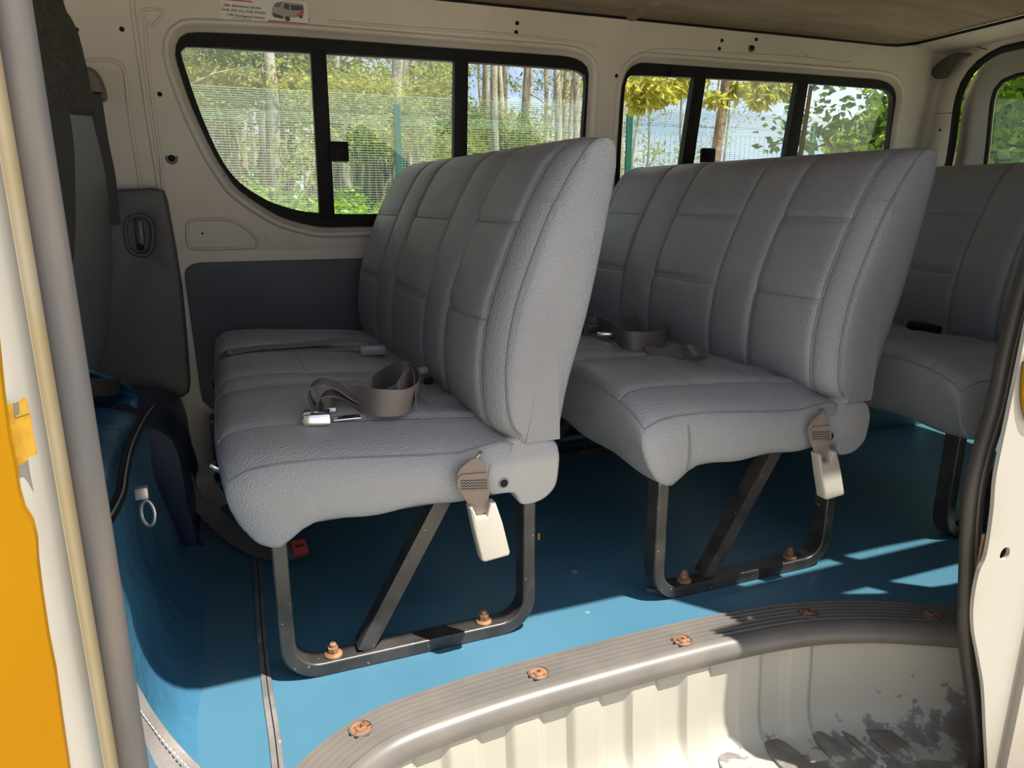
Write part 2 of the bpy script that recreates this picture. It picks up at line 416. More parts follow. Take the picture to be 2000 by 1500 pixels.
# tread sheet, worn towards the rear corner: a wear patch with its own shape
def worn_mat(riser=False):
    m_ = bpy.data.materials.new('worn_tread'); m_.use_nodes = True; t = m_.node_tree; b = t.nodes['Principled BSDF']; L = t.links
    co = nd(t, 'ShaderNodeTexCoord'); n = nd(t, 'ShaderNodeTexNoise'); n.inputs['Scale'].default_value = 22; n.inputs['Detail'].default_value = 8
    n.inputs['Roughness'].default_value = .65
    L.new(co.outputs['Object'], n.inputs['Vector'])
    sx = nd(t, 'ShaderNodeSeparateXYZ'); L.new(co.outputs['Object'], sx.inputs[0])
    mr = nd(t, 'ShaderNodeMapRange'); mr.inputs['From Min'].default_value = .55; mr.inputs['From Max'].default_value = 1.05
    mr.inputs['To Min'].default_value = -.06; mr.inputs['To Max'].default_value = .14
    L.new(sx.outputs['X'], mr.inputs['Value'])
    ad = nd(t, 'ShaderNodeMath', operation='ADD'); L.new(n.outputs['Fac'], ad.inputs[0]); L.new(mr.outputs['Result'], ad.inputs[1])
    if riser:                                    # chips gather low down near the rear corner
        mz = nd(t, 'ShaderNodeMapRange'); mz.inputs['From Min'].default_value = -.02; mz.inputs['From Max'].default_value = -.21
        mz.inputs['To Min'].default_value = -.30; mz.inputs['To Max'].default_value = .02
        L.new(sx.outputs['Z'], mz.inputs['Value'])
        mr.inputs['From Min'].default_value = .85; mr.inputs['From Max'].default_value = 1.22; mr.inputs['To Min'].default_value = -.14; mr.inputs['To Max'].default_value = .07
        a2 = nd(t, 'ShaderNodeMath', operation='ADD'); L.new(ad.outputs[0], a2.inputs[0]); L.new(mz.outputs['Result'], a2.inputs[1]); ad = a2
    r = nd(t, 'ShaderNodeValToRGB'); e = r.color_ramp.elements
    e[0].position = .52; e[0].color = (.36, .335, .275, 1); e[1].position = .535; e[1].color = (.20, .19, .18, 1)
    x = e.new(.68); x.color = (.145, .125, .10, 1)
    L.new(ad.outputs[0], r.inputs['Fac']); L.new(r.outputs['Color'], b.inputs['Base Color']); b.inputs['Roughness'].default_value = .5
    return m_
M['tread'] = worn_mat()
obj('riser', *RISER, worn_mat(True), well, 35)
tread = [(-.2, .55), (1.5, .55), (1.5, .75)] + [(p.x + n.x * .10, p.y + n.y * .10) for p, n in list(zip(trp, trn))[::-1]]
hole_c = onz(1806, 1428, SZ)
hl = [(hole_c.x + (.016 + .004 * sin(3 * a)) * cos(a), hole_c.y + .009 * sin(a)) for a in [2 * pi * k / 16 for k in range(16)]]
plate('tread', tread, [hl], lambda a, b, d: Vector((a, b, d)), SZ - .004, SZ, M['tread'], well)
rbox('under_plate', (hole_c.x, hole_c.y, SZ - .05), (.1, .06, .004), 0, M['hole'], well)
def crop(cx, cy): p = onz(1100 + cx * .45, 1050 + cy * .45, SZ); return (p.x, p.y)
for q in [[(520, 1010), (610, 985), (700, 1060), (600, 1080)], [(650, 962), (745, 930), (860, 1060), (740, 1070)], [(840, 885), (945, 872), (1150, 1060), (1000, 1070)], [(1040, 842), (1140, 850), (1400, 1060), (1280, 1080)],
          [(1190, 845), (1225, 850), (1420, 1000), (1375, 1005)], [(1262, 812), (1365, 802), (1560, 955), (1490, 995), (1430, 960)]]:    # raised tread pads running towards the door
    q = [tuple(V2(p)) for p in chaikin(ccw([crop(*a) for a in q]), 2)]
    plate('tread_pad', q, [], lambda a, b, d: Vector((a, b, d)), SZ - .002, SZ + .007, M['tread'], well, bevel=.002)
# ---- outer sill
v, f = boxvf(-.25, 1.5, .535, .57, -.42, -.2)
obj('sill', v, f, M['white_out'], well, 30)

# ---- far side wall (right-hand side of the vehicle)
wallr = thing('wall_right', None, None, (0.6, 2.21, 0), kind='structure')
def wmap(a, b, d): return Vector((a, yw(b) + d, b))
W1 = [(342, 100), (344, 84), (352, 70), (372, 61.5), (440, 62.5), (600, 71), (880, 92), (1060, 104.5), (1105, 108), (1130, 114), (1147, 125), (1153, 142), (1152, 170),
      (1147, 261), (1139, 400), (1134, 425), (1120, 438), (1090, 442), (741, 443), (640, 444.5), (600, 439), (560, 428), (528, 413), (468, 372), (440, 337), (414, 294), (375, 210), (346, 125)]
W2 = [(1208, 333), (1212, 270), (1218, 189), (1222, 160), (1232, 136), (1253, 121.5), (1290, 123), (1500, 138), (1690, 152), (1721, 155), (1738, 160), (1750, 170), (1755, 189),
      (1752, 215), (1743, 275), (1728, 400), (1722, 425), (1705, 436), (1680, 438), (1250, 440), (1220, 438), (1207, 425), (1204, 400)]
def wall_outline(px, n=140):
    p = [V2(onw(*q)) for q in px]; p = ccw([(a.x, a.y) for a in p])
    p = catmull([(a[0], a[1]) for a in p], 6, True)
    return [V2(a) for a in resample(p, n, True)]
o1 = wall_outline(W1); o2 = wall_outline(W2)
SUR = .030
wall_z1 = 1.40
plate('side_sheet', [(-1.55, WALL_Z0 - .02), (2.62, WALL_Z0 - .02), (2.62, wall_z1), (-1.55, wall_z1)],
      [[tuple(p) for p in offset2(o1, SUR)], [tuple(p) for p in offset2(o2, SUR)]], wmap, 0, .012, M['white'], wallr, smooth=20)
v, f = boxvf(-1.55, 2.62, 2.212, 2.225, -.03, WALL_Z0)
obj('lower_sheet', v, f, M['white'], wallr)
for o_ in (o1, o2):                                  # pressed surround: outer bead, then a ramp down to the rubber
    rings = [(SUR + .002, .004), (SUR, -.001), (SUR - .004, -.0065), (SUR - .009, -.008), (SUR - .014, -.005), (SUR - .017, .001), (.006, .012), (.0, .016), (-.004, .03)]
    V = []; Fc = []
    n = len(o_)
    for (off, d) in rings:
        for p in offset2(o_, off): V.append(wmap(p.x, p.y, d))
    for i in range(len(rings) - 1):
        for k in range(n): Fc.append((i * n + k, i * n + (k + 1) % n, (i + 1) * n + (k + 1) % n, (i + 1) * n + k))
    obj('window_surround', V, Fc, M['white'], wallr, 60)
# pressed outline on the panel under the window, pillar creases
def wall_bead(name, px, r, closed=False, n=6, material='white', d=0.0):
    p = [wmap(*onw(*q), d) for q in px]; p = catmull(p, n, closed)
    v, f = tube(p, r, 8, closed); return obj(name, v, f, M[material], wallr, 60)
wall_bead('pressed_outline', [(365, 445), (372, 432), (400, 428), (450, 430), (485, 450), (502, 470), (498, 482), (480, 484), (400, 486), (372, 484), (366, 470)], .0045, True)
wall_bead('pillar_crease', [(255, -20), (262, 40), (276, 140), (292, 250), (312, 372)], .006)
wall_bead('pillar_crease', [(283, 40), (287, 110), (298, 200), (312, 300), (318, 372)], .004)
wall_bead('pillar_crease', [(276, 22), (300, 18), (318, 22), (312, 36), (298, 50), (288, 45)], .004, True)
wall_bead('pillar_crease', [(160, 117), (215, 118), (240, 132), (246, 160), (252, 215), (275, 368)], .005)
wall_bead('pillar_crease', [(640, 41), (800, 54), (980, 66), (1110, 80), (1165, 90)], .004)
wall_bead('pillar_crease', [(1262, 100), (1300, 96), (1420, 104), (1560, 112), (1640, 122), (1665, 122)], .004)
for (hx, hy, r) in [(1010, 45, .0062), (1008, 63, .0062), (1410, 79, .006), (1405, 95, .006), (1477, 77, .006), (1468, 93, .008), (1204, 148, .006), (312, 184, .006), (335, 309, .009),
                    (150, 58, .005), (238, 57, .006), (395, 456, .003)]:
    a, b = onw(hx, hy)
    v, f = tube([wmap(a, b, -.0012), wmap(a, b, .004)], r, 14); obj('bolt_hole', v, f, M['hole'], wallr)
    if r > .0075:
        v, f = tube([wmap(a, b, -.0006), wmap(a, b, .004)], r * 1.8, 14); obj('bare_patch', v, f, M['trimgrey'], wallr)

# ---- windows of the far wall
def side_window(name, o_, panes, bars, loc, latch, tan=None):
    root = thing(name, None, None, loc, kind='structure')
    inner = [V2(a) for a in offset2(o_, -.004)]
    glass_out = [V2(a) for a in panes['opening']]
    plate('frame', [tuple(p) for p in offset2(o_, -.001)], [[tuple(p) for p in glass_out]], wmap, .010, .030, M['rubber'], root)
    # sliding track along the top
    tp = panes['track']
    plate('track', [onw(*q) for q in tp], [], wmap, .004, .012, M['rubber'], root)
    for q in bars:
        plate('divider', [onw(*a) for a in q], [], wmap, .002, .03, M['rubber'], root, bevel=.0015)
    for k, q in enumerate(panes['glass']):
        plate('pane', [onw(*a) for a in q], [], wmap, .018 + .001 * k, .0205 + .001 * k, M['glass'], root)
    (lx0, ly0, lx1, ly1) = latch
    a0, b0 = onw(lx0, ly1); a1, b1 = onw(lx1, ly0); c = wmap((a0 + a1) / 2, (b0 + b1) / 2, -.006)
    lt = rbox('latch', c, (a1 - a0, .022, b1 - b0), .005, M['rubber'], root)
    rbox('latch_button', c + Vector((0, -.013, 0)), ((a1 - a0) * .5, .008, (b1 - b0) * .5), .002, M['rubber'], lt)
    if tan: plate('sealant_strip', [onw(*a) for a in tan], [], wmap, .012, .017, M['cream'], root)
    return root
op1 = wall_outline([(352, 103), (355, 94), (367, 90), (480, 96), (606, 102.5), (888, 119), (1105, 134), (1130, 138), (1143, 146), (1147.5, 160), (1141, 259), (1132, 395), (1126, 411), (1110, 418), (800, 418), (653, 418), (624, 416), (600, 414),
                    (560, 405), (516, 388), (466, 354), (430, 306), (390, 216), (356, 116)])
side_window('window_1', o1, dict(opening=op1, track=[(415, 73), (600, 80), (880, 101), (1115, 117), (1115, 134), (880, 118), (600, 100), (415, 91)],
    glass=[[(346, 92), (365, 82), (612, 96), (632, 424), (600, 424), (510, 396), (455, 355), (420, 306), (380, 216)], [(628, 98), (895, 113), (895, 426), (645, 426)], [(908, 114), (1140, 128), (1154, 160), (1134, 424), (905, 426)]]),
    [[(607, 96), (637, 98), (654.5, 428), (625, 428)], [(889, 112), (915.5, 114), (911, 428), (886, 428)]], wmap(.5, .72, 0), (643, 277, 679, 316))
op2 = wall_outline([(1215, 310), (1219, 240), (1224, 171), (1229, 152), (1240, 146), (1359, 151), (1560, 161), (1700, 170), (1728, 173), (1742, 180), (1748, 195), (1741, 270), (1722, 400), (1712, 414), (1690, 418), (1250, 420), (1222, 417), (1213, 405)])
side_window('window_2', o2, dict(opening=op2, track=[(1312, 131), (1500, 143), (1735, 162), (1735, 174), (1560, 161), (1312, 149)],
    glass=[[(1218, 140), (1368, 146), (1335, 426), (1205, 426)], [(1370, 146), (1575, 158), (1530, 426), (1340, 426)], [(1565, 158), (1735, 168), (1754, 190), (1725, 424), (1530, 426)]]),
    [[(1359, 145), (1381, 146), (1340, 428), (1316, 428)], [(1561, 155), (1581, 157), (1538, 428), (1514, 428)]], wmap(1.8, .72, 0), (1366, 290, 1394, 318),
    tan=[(1587, 165), (1593, 166), (1556, 420), (1546, 420)])

def czf(x, y):
    ty = (y - 1.43) / .73; tx = max(0, (x - 1.9) / .5)
    return 1.353 + .045 * (1 - min(1, ty * ty)) * (1 - .7 * min(1, tx * tx))
# ---- rear wall with door
wallb = thing('wall_rear', None, None, (2.6, 1.5, 0), kind='structure')
XR = 2.60
def rmap(a, b, d): return Vector((XR + d, a, b))          # a = y, b = z
def onr(x, y): p = onx(x, y, XR); return (p.y, p.z)
dleft = [onr(*q) for q in [(1857, 313), (1871, 210), (1887, 159), (1915, 124), (1950, 102), (2000, 88)]]
yL = dleft[0][0]
door_out = [(yL + .02, .12)] + dleft + [(1.2, dleft[-1][1] + .012), (.95, dleft[-1][1] - .005), (.82, 1.18), (.78, 1.0), (.76, .12)]
door_s = [V2(a) for a in resample(catmull(ccw(door_out), 6, True), 120, True)]
plate('rear_sheet', [(.62, -.03), (2.21, -.03), (2.21, 1.42), (.62, 1.42)], [[tuple(p) for p in door_s]], rmap, 0, .015, M['white'], wallb, smooth=20)
v, f = tube([rmap(p.x, p.y, -.006) for p in door_s], .013, 8, True); obj('door_seal', v, f, M['rubber'], wallb, 60)
V, Fc = grid(.70, 2.20, 0, 1, 20, 6, lambda y, t: (2.383 + .217 * t, y, czf(2.385, y) + .004 - .022 * t * t)); obj('rear_header', V, Fc, M['white'], wallb, 60)
# corner post between side and rear: a soft chamfer, with speaker grille and panel gaps
def cmap(a, b, d):                                         # a 0..1 from side wall to rear wall
    y1 = yw(b); c0 = Vector((2.565, y1 - .001, b)); c1 = Vector((2.599, y1 - .03, b)); e = Vector((2.596, y1 - .004, b))
    return c0 * (1 - a) ** 2 + e * 2 * a * (1 - a) + c1 * a * a + Vector((.6, .8, 0)) * d
V, Fc = grid(0, 1, .7, 1.40, 10, 4, lambda a, b: cmap(a, b, 0)); obj('corner_post', V, Fc, M['white'], wallb, 60)
gr = [(1820, 138), (1826, 152), (1838, 154), (1850, 149), (1860, 133), (1878, 115), (1897, 106), (1880, 102), (1862, 105), (1840, 118)]
plate('speaker_grille', [tuple(V2(p)) for p in resample(catmull([tuple(onx(*q, 2.565).yz) for q in gr], 6, True), 60, True)], [], rmap, -.040, -.030, M['grille'], wallb)
def rear_line(px, r, material): 
    v, f = tube(catmull([rmap(*onr(*q), -.001) for q in px], 5), r, 6); obj('panel_gap', v, f, M[material], wallb)
rear_line([(1795, 222), (1830, 222), (1868, 220)], .0012, 'grille'); rear_line([(1886, 73), (1900, 88), (1928, 97)], .0018, 'grille')
a, b = onr(1836, 254); v, f = tube([rmap(a, b, -.001), rmap(a, b, .004)], .005, 12); obj('bolt_hole', v, f, M['hole'], wallb)
# rear door
door = thing('door_1', None, None, (2.64, 1.3, .1), kind='structure')
rw = [onr(*q) for q in [(1911, 330), (1924, 210), (1931, 176), (1945, 158), (1965, 149), (2000, 141)]]
rwin = [(rw[0][0] + .01, .60)] + rw + [(1.2, rw[-1][1] + .006), (1.0, rw[-1][1]), (.92, 1.12), (.89, .95), (.88, .60)]
rwin = [V2(a) for a in resample(catmull(ccw(rwin), 6, True), 100, True)]
def dmap(a, b, d): return Vector((XR + .03 + d, a, b))
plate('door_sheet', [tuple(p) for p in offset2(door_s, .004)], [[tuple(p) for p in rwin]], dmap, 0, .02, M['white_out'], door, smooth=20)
v, f = tube([dmap(p.x, p.y, .004) for p in rwin], .008, 8, True); obj('window_rubber', v, f, M['rubber'], door, 60)
plate('rear_pane', [tuple(p) for p in offset2(rwin, .004)], [], dmap, .008, .012, M['glass_r'], door)
rbox('wiper_cover', (2.615, 1.42, 1.245), (.03, .75, .055), .01, M['belt_cover'], door)

# ---- front of the cabin: scuttle and windscreen
wallf = thing('wall_front', None, None, (-1.55, 1.45, 0), kind='structure')
plate('front_sheet', [(.62, -.03), (2.22, -.03), (2.22, 1.42), (.62, 1.42)], [[(.85, .78), (2.05, .78), (1.95, 1.27), (.95, 1.27)]], lambda a, b, d: Vector((-1.55 + d, a, b)), -.02, 0, M['panel'], wallf)
plate('windscreen', [(.84, .77), (2.06, .77), (1.96, 1.28), (.94, 1.28)], [], lambda a, b, d: Vector((-1.56 + d, a, b)), -.003, .003, M['glass_r'], wallf)

# ---- ceiling
ceil = thing('ceiling', None, None, (.6, 1.43, 1.36), kind='structure')
V, Fc = grid(-1.55, 2.385, .70, 2.16, 60, 24, lambda x, y: (x, y, czf(x, y))); obj('headliner', V, Fc, M['head'], ceil, 60)
for x in (-.55, 1.235, ):
    pts = [Vector((x, .7 + 1.44 * k / 24, czf(x, .7 + 1.44 * k / 24) - .001)) for k in range(25)]
    v, f = sweep(pts, Vector((1, 0, 0)), Vector((0, 0, 1)), [(-.022, .004), (-.014, -.008), (0, -.011), (.014, -.008), (.022, .004)]); obj('rib', v, f, M['head'], ceil, 60)
v, f = tube([Vector((x, 2.145, 1.352)) for x in (-1.55, 0, 1.2, 2.28)] + [Vector((2.35, 2.13, 1.351)), Vector((2.384, 2.08, 1.351)), Vector((2.385, 1.4, 1.362)), Vector((2.385, .72, 1.352))], .005, 6)
obj('edge_seal', v, f, M['rubber'], ceil, 60)
v, f = boxvf(-1.6, 2.66, .66, 2.24, 1.41, 1.44); obj('roof_sheet', v, f, M['white_out'], ceil)
for (px, py) in [(1525, 0), (1560, 15), (1765, 28), (1840, 55)]:
    p = onz(px, py, 1.372); v, f = tube([p, p + Vector((0, 0, -.004))], .004, 8)

# ---- near side wall: header over the door, pillars, rear quarter with window
walll = thing('wall_left', None, None, (.5, .66, 0), kind='structure')
v, f = boxvf(-1.6, 2.64, .70, .73, 1.262, 1.43); obj('door_header', v, f, M['white_out'], walll)
rbox('header_shadow_block', (.75, .735, 1.235), (.08, .05, .09), .01, M['rubber_d'], walll)  # unseen block, placed for the bump it casts in the header's shadow
# rear quarter (beyond the door opening), with unseen window opening, outline shaped to cast the floor's sun patches
def nmap(a, b, d): return Vector((a, .64 + d, b))
wq = [(1.31, 1.03), (1.49, .76), (1.90, .72), (1.96, .80), (1.96, 1.25), (1.90, 1.33), (1.36, 1.33), (1.30, 1.28)]
wq = [tuple(V2(p)) for p in chaikin(wq, 1)]
plate('quarter_sheet', [(1.16, -.45), (2.62, -.45), (2.62, 1.42), (1.16, 1.42)], [wq], nmap, 0, .03, M['white_out'], walll, smooth=20)
v, f = boxvf(1.28, 2.0, .628, .645, 1.02, 1.25); obj('sun_block_rail', v, f, M['rubber'], walll)  # unseen wide rail, added to block sun between the two bands of patches
plate('sun_block_bar', [(1.495, .73), (1.595, .73), (1.54, 1.04), (1.50, 1.04)], [], nmap, -.012, .004, M['rubber'], walll)  # unseen slanted bar, added to split the lower sun patch
plate('sun_block_bar', [(1.61, 1.24), (1.65, 1.24), (1.65, 1.34), (1.61, 1.34)], [], nmap, -.012, .004, M['rubber'], walll)  # unseen short bar, added to split the upper band of sun
plate('pane', wq, [], nmap, .012, .015, M['glass'], walll)
# front side: pillar (plan section swept upwards) and front door skin
PX = [(-.02, 750), (9, 750), (70, 750), (103, 750), (150, 750)]
def pil(px, y): p = ony(px, 750, y); return (p.x, p.y)
sec_white = [pil(-30, .578), pil(9, .582), pil(40, .60), pil(70, .615)]
sec_beige = [pil(68, .617), pil(72, .64), pil(85, .66), pil(104, .672)]
def strip_up(name, sec, material, z0=-.45, z1=1.43, parent=walll):
    n = len(sec); zs = [z0 + (z1 - z0) * k / 12 for k in range(13)]
    V = [(a, b, z) for z in zs for (a, b) in sec]; Fc = [(i * n + k, i * n + k + 1, (i + 1) * n + k + 1, (i + 1) * n + k) for i in range(12) for k in range(n - 1)]
    o = obj(name, V, Fc, material, parent, 60)
    md = o.modifiers.new('s', 'SOLIDIFY'); md.thickness = .004; md.offset = 0
    return o
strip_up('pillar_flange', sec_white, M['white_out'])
strip_up('sealer_strip', sec_beige, M['cream'])
p0 = pil(104, .672)
v, f = boxvf(-.40, p0[0] - .004, .69, .76, -.05, 1.40); obj('pillar_inner', v, f, M['white'], walll)
def jm(px, py): p = ony(px, py, .575); return (p.x, p.z)
edge_px = [(-60, 0), (-30, 300), (0, 640), (12, 760), (24, 850), (36, 905), (42, 950), (52, 985), (68, 1010), (76, 1045), (78, 1085), (86, 1150), (98, 1230), (112, 1300), (124, 1390), (140, 1500), (165, 1650)]
ye = [jm(*q) for q in edge_px]
plate('front_door_skin', [(-1.55, ye[0][1])] + ye + [(-1.55, ye[-1][1])], [], lambda a, b, d: Vector((a, .565 + d - .25 * max(0, -.22 - a) * 0, b)), 0, .008, M['yellow'], walll)
# B pillar weather strip
root = thing('trim_2', None, None, (-.12, .69, 0), kind='structure')
tp = [Vector((*pil(136, .688), z)) for z in [-.45 + 1.9 * k / 14 for k in range(15)]]
v, f = tube(tp, .0155, 14); obj('weatherstrip', v, f, M['rubber_g'], root, 60)
v, f = tube([p + Vector((-.012, -.010, 0)) for p in tp], .006, 8); obj('weatherstrip_lip', v, f, M['rubber_g'], root, 60)
# C pillar weather strip: hangs loose from its flange
root = thing('trim_3', None, None, (1.1, .70, 0), kind='structure')
cp = [(2075, 300), (2030, 450), (1996, 570), (1968, 680), (1945, 790), (1918, 880), (1905, 930), (1898, 970), (1893, 1030), (1890, 1130), (1887, 1220), (1892, 1290), (1903, 1370), (1909, 1440), (1906, 1520), (1900, 1600)]
v, f = tube([q for q in resample(catmull([ony(a, b, .70) for a, b in cp], 6), 70)], .0135, 12); obj('weatherstrip', v, f, M['rubber_d'], root, 60)
v, f = tube([q for q in resample(catmull([ony(a + 15, b, .69) for a, b in cp], 6), 70)], .007, 8); obj('weatherstrip_lip', v, f, M['rubber_d'], root, 60)
# C pillar jamb, white, with a drain hole
def qm(px, py): p = ony(px, py, .655); return (p.x, p.z)
jl = [(2090, 250), (2048, 450), (2010, 600), (1985, 720), (1958, 850), (1942, 930), (1936, 1000), (1924, 1080), (1908, 1120), (1898, 1180), (1899, 1230), (1908, 1280), (1918, 1340), (1922, 1420), (1926, 1500), (1930, 1640)]
jp = [qm(*q) for q in jl]
hc = qm(1959, 1080)
jh = [(hc[0] + .011 * cos(a), hc[1] + .011 * sin(a)) for a in [2 * pi * k / 20 for k in range(20)]]
jam = [tuple(V2(p)) for p in catmull(jp, 4)]
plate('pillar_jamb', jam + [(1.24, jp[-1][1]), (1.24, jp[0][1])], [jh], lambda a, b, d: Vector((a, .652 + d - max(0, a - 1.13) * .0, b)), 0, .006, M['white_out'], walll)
v, f = boxvf(hc[0] - .03, hc[0] + .03, .668, .672, hc[1] - .03, hc[1] + .03); obj('jamb_backing', v, f, M['rust'], walll)
yp = [qm(*q) for q in [(1990, 700), (2000, 690), (2060, 690), (2060, 830), (2005, 830), (1992, 815), (1984, 770)]]
plate('paint_edge', [tuple(V2(p)) for p in chaikin(yp, 2)], [], lambda a, b, d: Vector((a, .645 + d - max(0, a - 1.13) * .0, b)), 0, .004, M['yellow'], walll)

# ---- floor seam tape and screw
root = thing('trim_4', None, None, (-.006, 1.4, 0), kind='structure')
sp = [onz(x, y, .001) for x, y in [(492, 1060), (503, 1110), (508, 1200), (517, 1300), (524, 1360), (536, 1440), (546, 1530)]]
v, f = sweep(catmull(sp, 6), Vector((1, 0, 0)), Vector((0, 0, 1)), [(-.009, 0), (-.008, .002), (.008, .002), (.009, 0)]); obj('seam_tape', v, f, M['tape'], root)
v, f = tube([p + Vector((.001, 0, .0018)) for p in catmull(sp, 6)], .0012, 5); obj('seam_gap', v, f, M['hole'], root)
c = onz(1122, 1115, 0); v, f = tube([c + Vector((0, 0, -.001)), c + Vector((0, 0, .003)), c + Vector((0, 0, .0045))], [.008, .008, .004], 12)
tag(obj('floor_screw', v, f, M['steel']), 'small dark screw head in the blue floor between the two front benches', 'screw')
# torn lip of vinyl at the second bench's foot
tv = [onz(x, y, z) for x, y, z in [(1262, 1152, .001), (1290, 1156, .004), (1318, 1158, .003), (1345, 1155, .005), (1372, 1150, .002)]]
v, f = ribbon(catmull(tv, 5), Vector((.2, 1, .25)), .010, .001); obj('torn_vinyl_edge', v, f, M['tape'], root)
# wheel arch covers inside, in the same vinyl
arch = thing('wheel_arch', 'dark teal vinyl-covered wheel arch along the far wall under the rear bench', 'wheel arch', (1.9, 2.0, 0))
pr = [(1.36, 0), (1.40, .12), (1.46, .19), (1.56, .225), (2.2, .225), (2.3, .2), (2.37, .1), (2.38, 0)]
pr = [V2(p) for p in chaikin(pr, 2, False)]
V = []; n = len(pr)
for (y, k) in [(2.205, 1), (1.86, 1), (1.82, .97), (1.80, .9), (1.795, .75), (1.79, .0)]:
    for p in pr: V.append((p.x if k else p.x, y, p.y * k))
Fc = [(i * n + q, i * n + q + 1, (i + 1) * n + q + 1, (i + 1) * n + q) for i in range(5) for q in range(n - 1)]
obj('cover', V, Fc, M['teal'], arch, 60)
sl = [Vector((1.60, 1.79 - .001, .01)), Vector((1.605, 1.79, .12)), Vector((1.6, 1.80, .20)), Vector((1.6, 1.86, .226))]
v, f = tube(catmull(sl, 4), .0015, 5); obj('seam', v, f, M['hole'], arch)
# low black ledge along the far wall foot, below the side windows
sk = thing('baseboard_right', None, None, (.7, 2.2, 0), kind='structure')
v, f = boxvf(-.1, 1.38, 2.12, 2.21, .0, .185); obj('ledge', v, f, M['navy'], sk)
v, f = tube([Vector((x, 2.122, .188)) for x in (-.1, .3, .7, 1.1, 1.38)], .006, 6); obj('ledge_edge', v, f, M['rust'], sk)
v, f = tube([Vector((x, 2.08, .012)) for x in (-.1, .3, .7, 1.1, 1.38)], .012, 8); obj('floor_cove', v, f, M['blue_d'], sk)

# ---- side trim panels on the far wall
pn = thing('side_panel', 'dark slate door card on the far wall beside the front bench', 'wall panel', (.2, 2.2, .2))
pts = [(362, 540), (364, 525), (375, 516), (392, 512.5), (520, 509), (715, 504)]
q = [onw(*a) for a in pts] + [(1.25, onw(715, 504)[1] - .004), (1.25, .22), (-.02, .215), (-.06, .20), (-.095, .205), (-.115, .23), (-.118, .27)]
def pmap(a, b, d): return Vector((a, min(yw(b), 2.212) + d, b))
plate('card', [tuple(V2(p)) for p in q], [], pmap, -.014, -.001, M['panel2'], pn, bevel=.003)
pn = thing('pillar_panel', 'charcoal plastic pillar panel with an oval recessed belt loop', 'wall panel', (-.25, 2.15, .25))
q = [(190, 372), (300, 367), (322, 372), (329, 392), (345, 480), (358, 560), (368, 660), (374, 735), (372, 752), (358, 762), (300, 750), (190, 740)]
q = [tuple(V2(onw(*a))) for a in q]
ov = [(250, 450), (250, 437), (258, 425), (274, 420), (291, 424), (301, 440), (302, 470), (297, 488), (284, 496), (267, 493), (255, 480)]
ovp = [tuple(V2(p)) for p in resample(catmull([onw(*a) for a in ov], 5, True), 40, True)]
plate('panel', q, [ovp], pmap, -.055, -.004, M['panel'], pn, bevel=.010)
ovc = [V2(p) for p in ovp]
v, f = tube([pmap(p.x, p.y, -.054) for p in ovc], .005, 8, True); obj('oval_rim', v, f, M['panel'], pn, 60)
plate('recess_floor', ovp, [], pmap, -.036, -.03, M['panel'], pn)
ca = onw(276, 452); rbox('belt_loop', pmap(ca[0], ca[1], -.040), (.022, .018, .072), .008, M['buckle_d'], pn)
ca = onw(278, 478); rbox('belt_loop_foot', pmap(ca[0], ca[1], -.042), (.016, .02, .025), .006, M['rubber'], pn)

# ---- upper belt anchor and its black belt beside the front seat
bl = thing('shoulder_belt', 'black shoulder belt hanging from a brown plastic cover on the far pillar', 'seat belt', (-.3, 2.12, .3))
q = [(152, 145), (158, 136), (175, 135), (192, 143), (205, 165), (212, 192), (208, 199), (196, 200), (160, 186), (150, 170)]
plate('cover', [tuple(V2(p)) for p in resample(catmull([onw(*a) for a in q], 5, True), 50, True)], [], pmap, -.05, -.001, M['belt_cover'], bl, bevel=.012)
rbox('slot', pmap(*onw(186, 188), -.052), (.045, .006, .008), .002, M['hole'], bl)
pa = [onw(184, 190), onw(198, 280), onw(212, 350), onw(222, 440)]
v, f = ribbon(catmull([pmap(a[0], a[1], -.062) for a in pa], 6), Vector((1, .25, .1)), .05); obj('webbing', v, f, M['web_k'], bl)

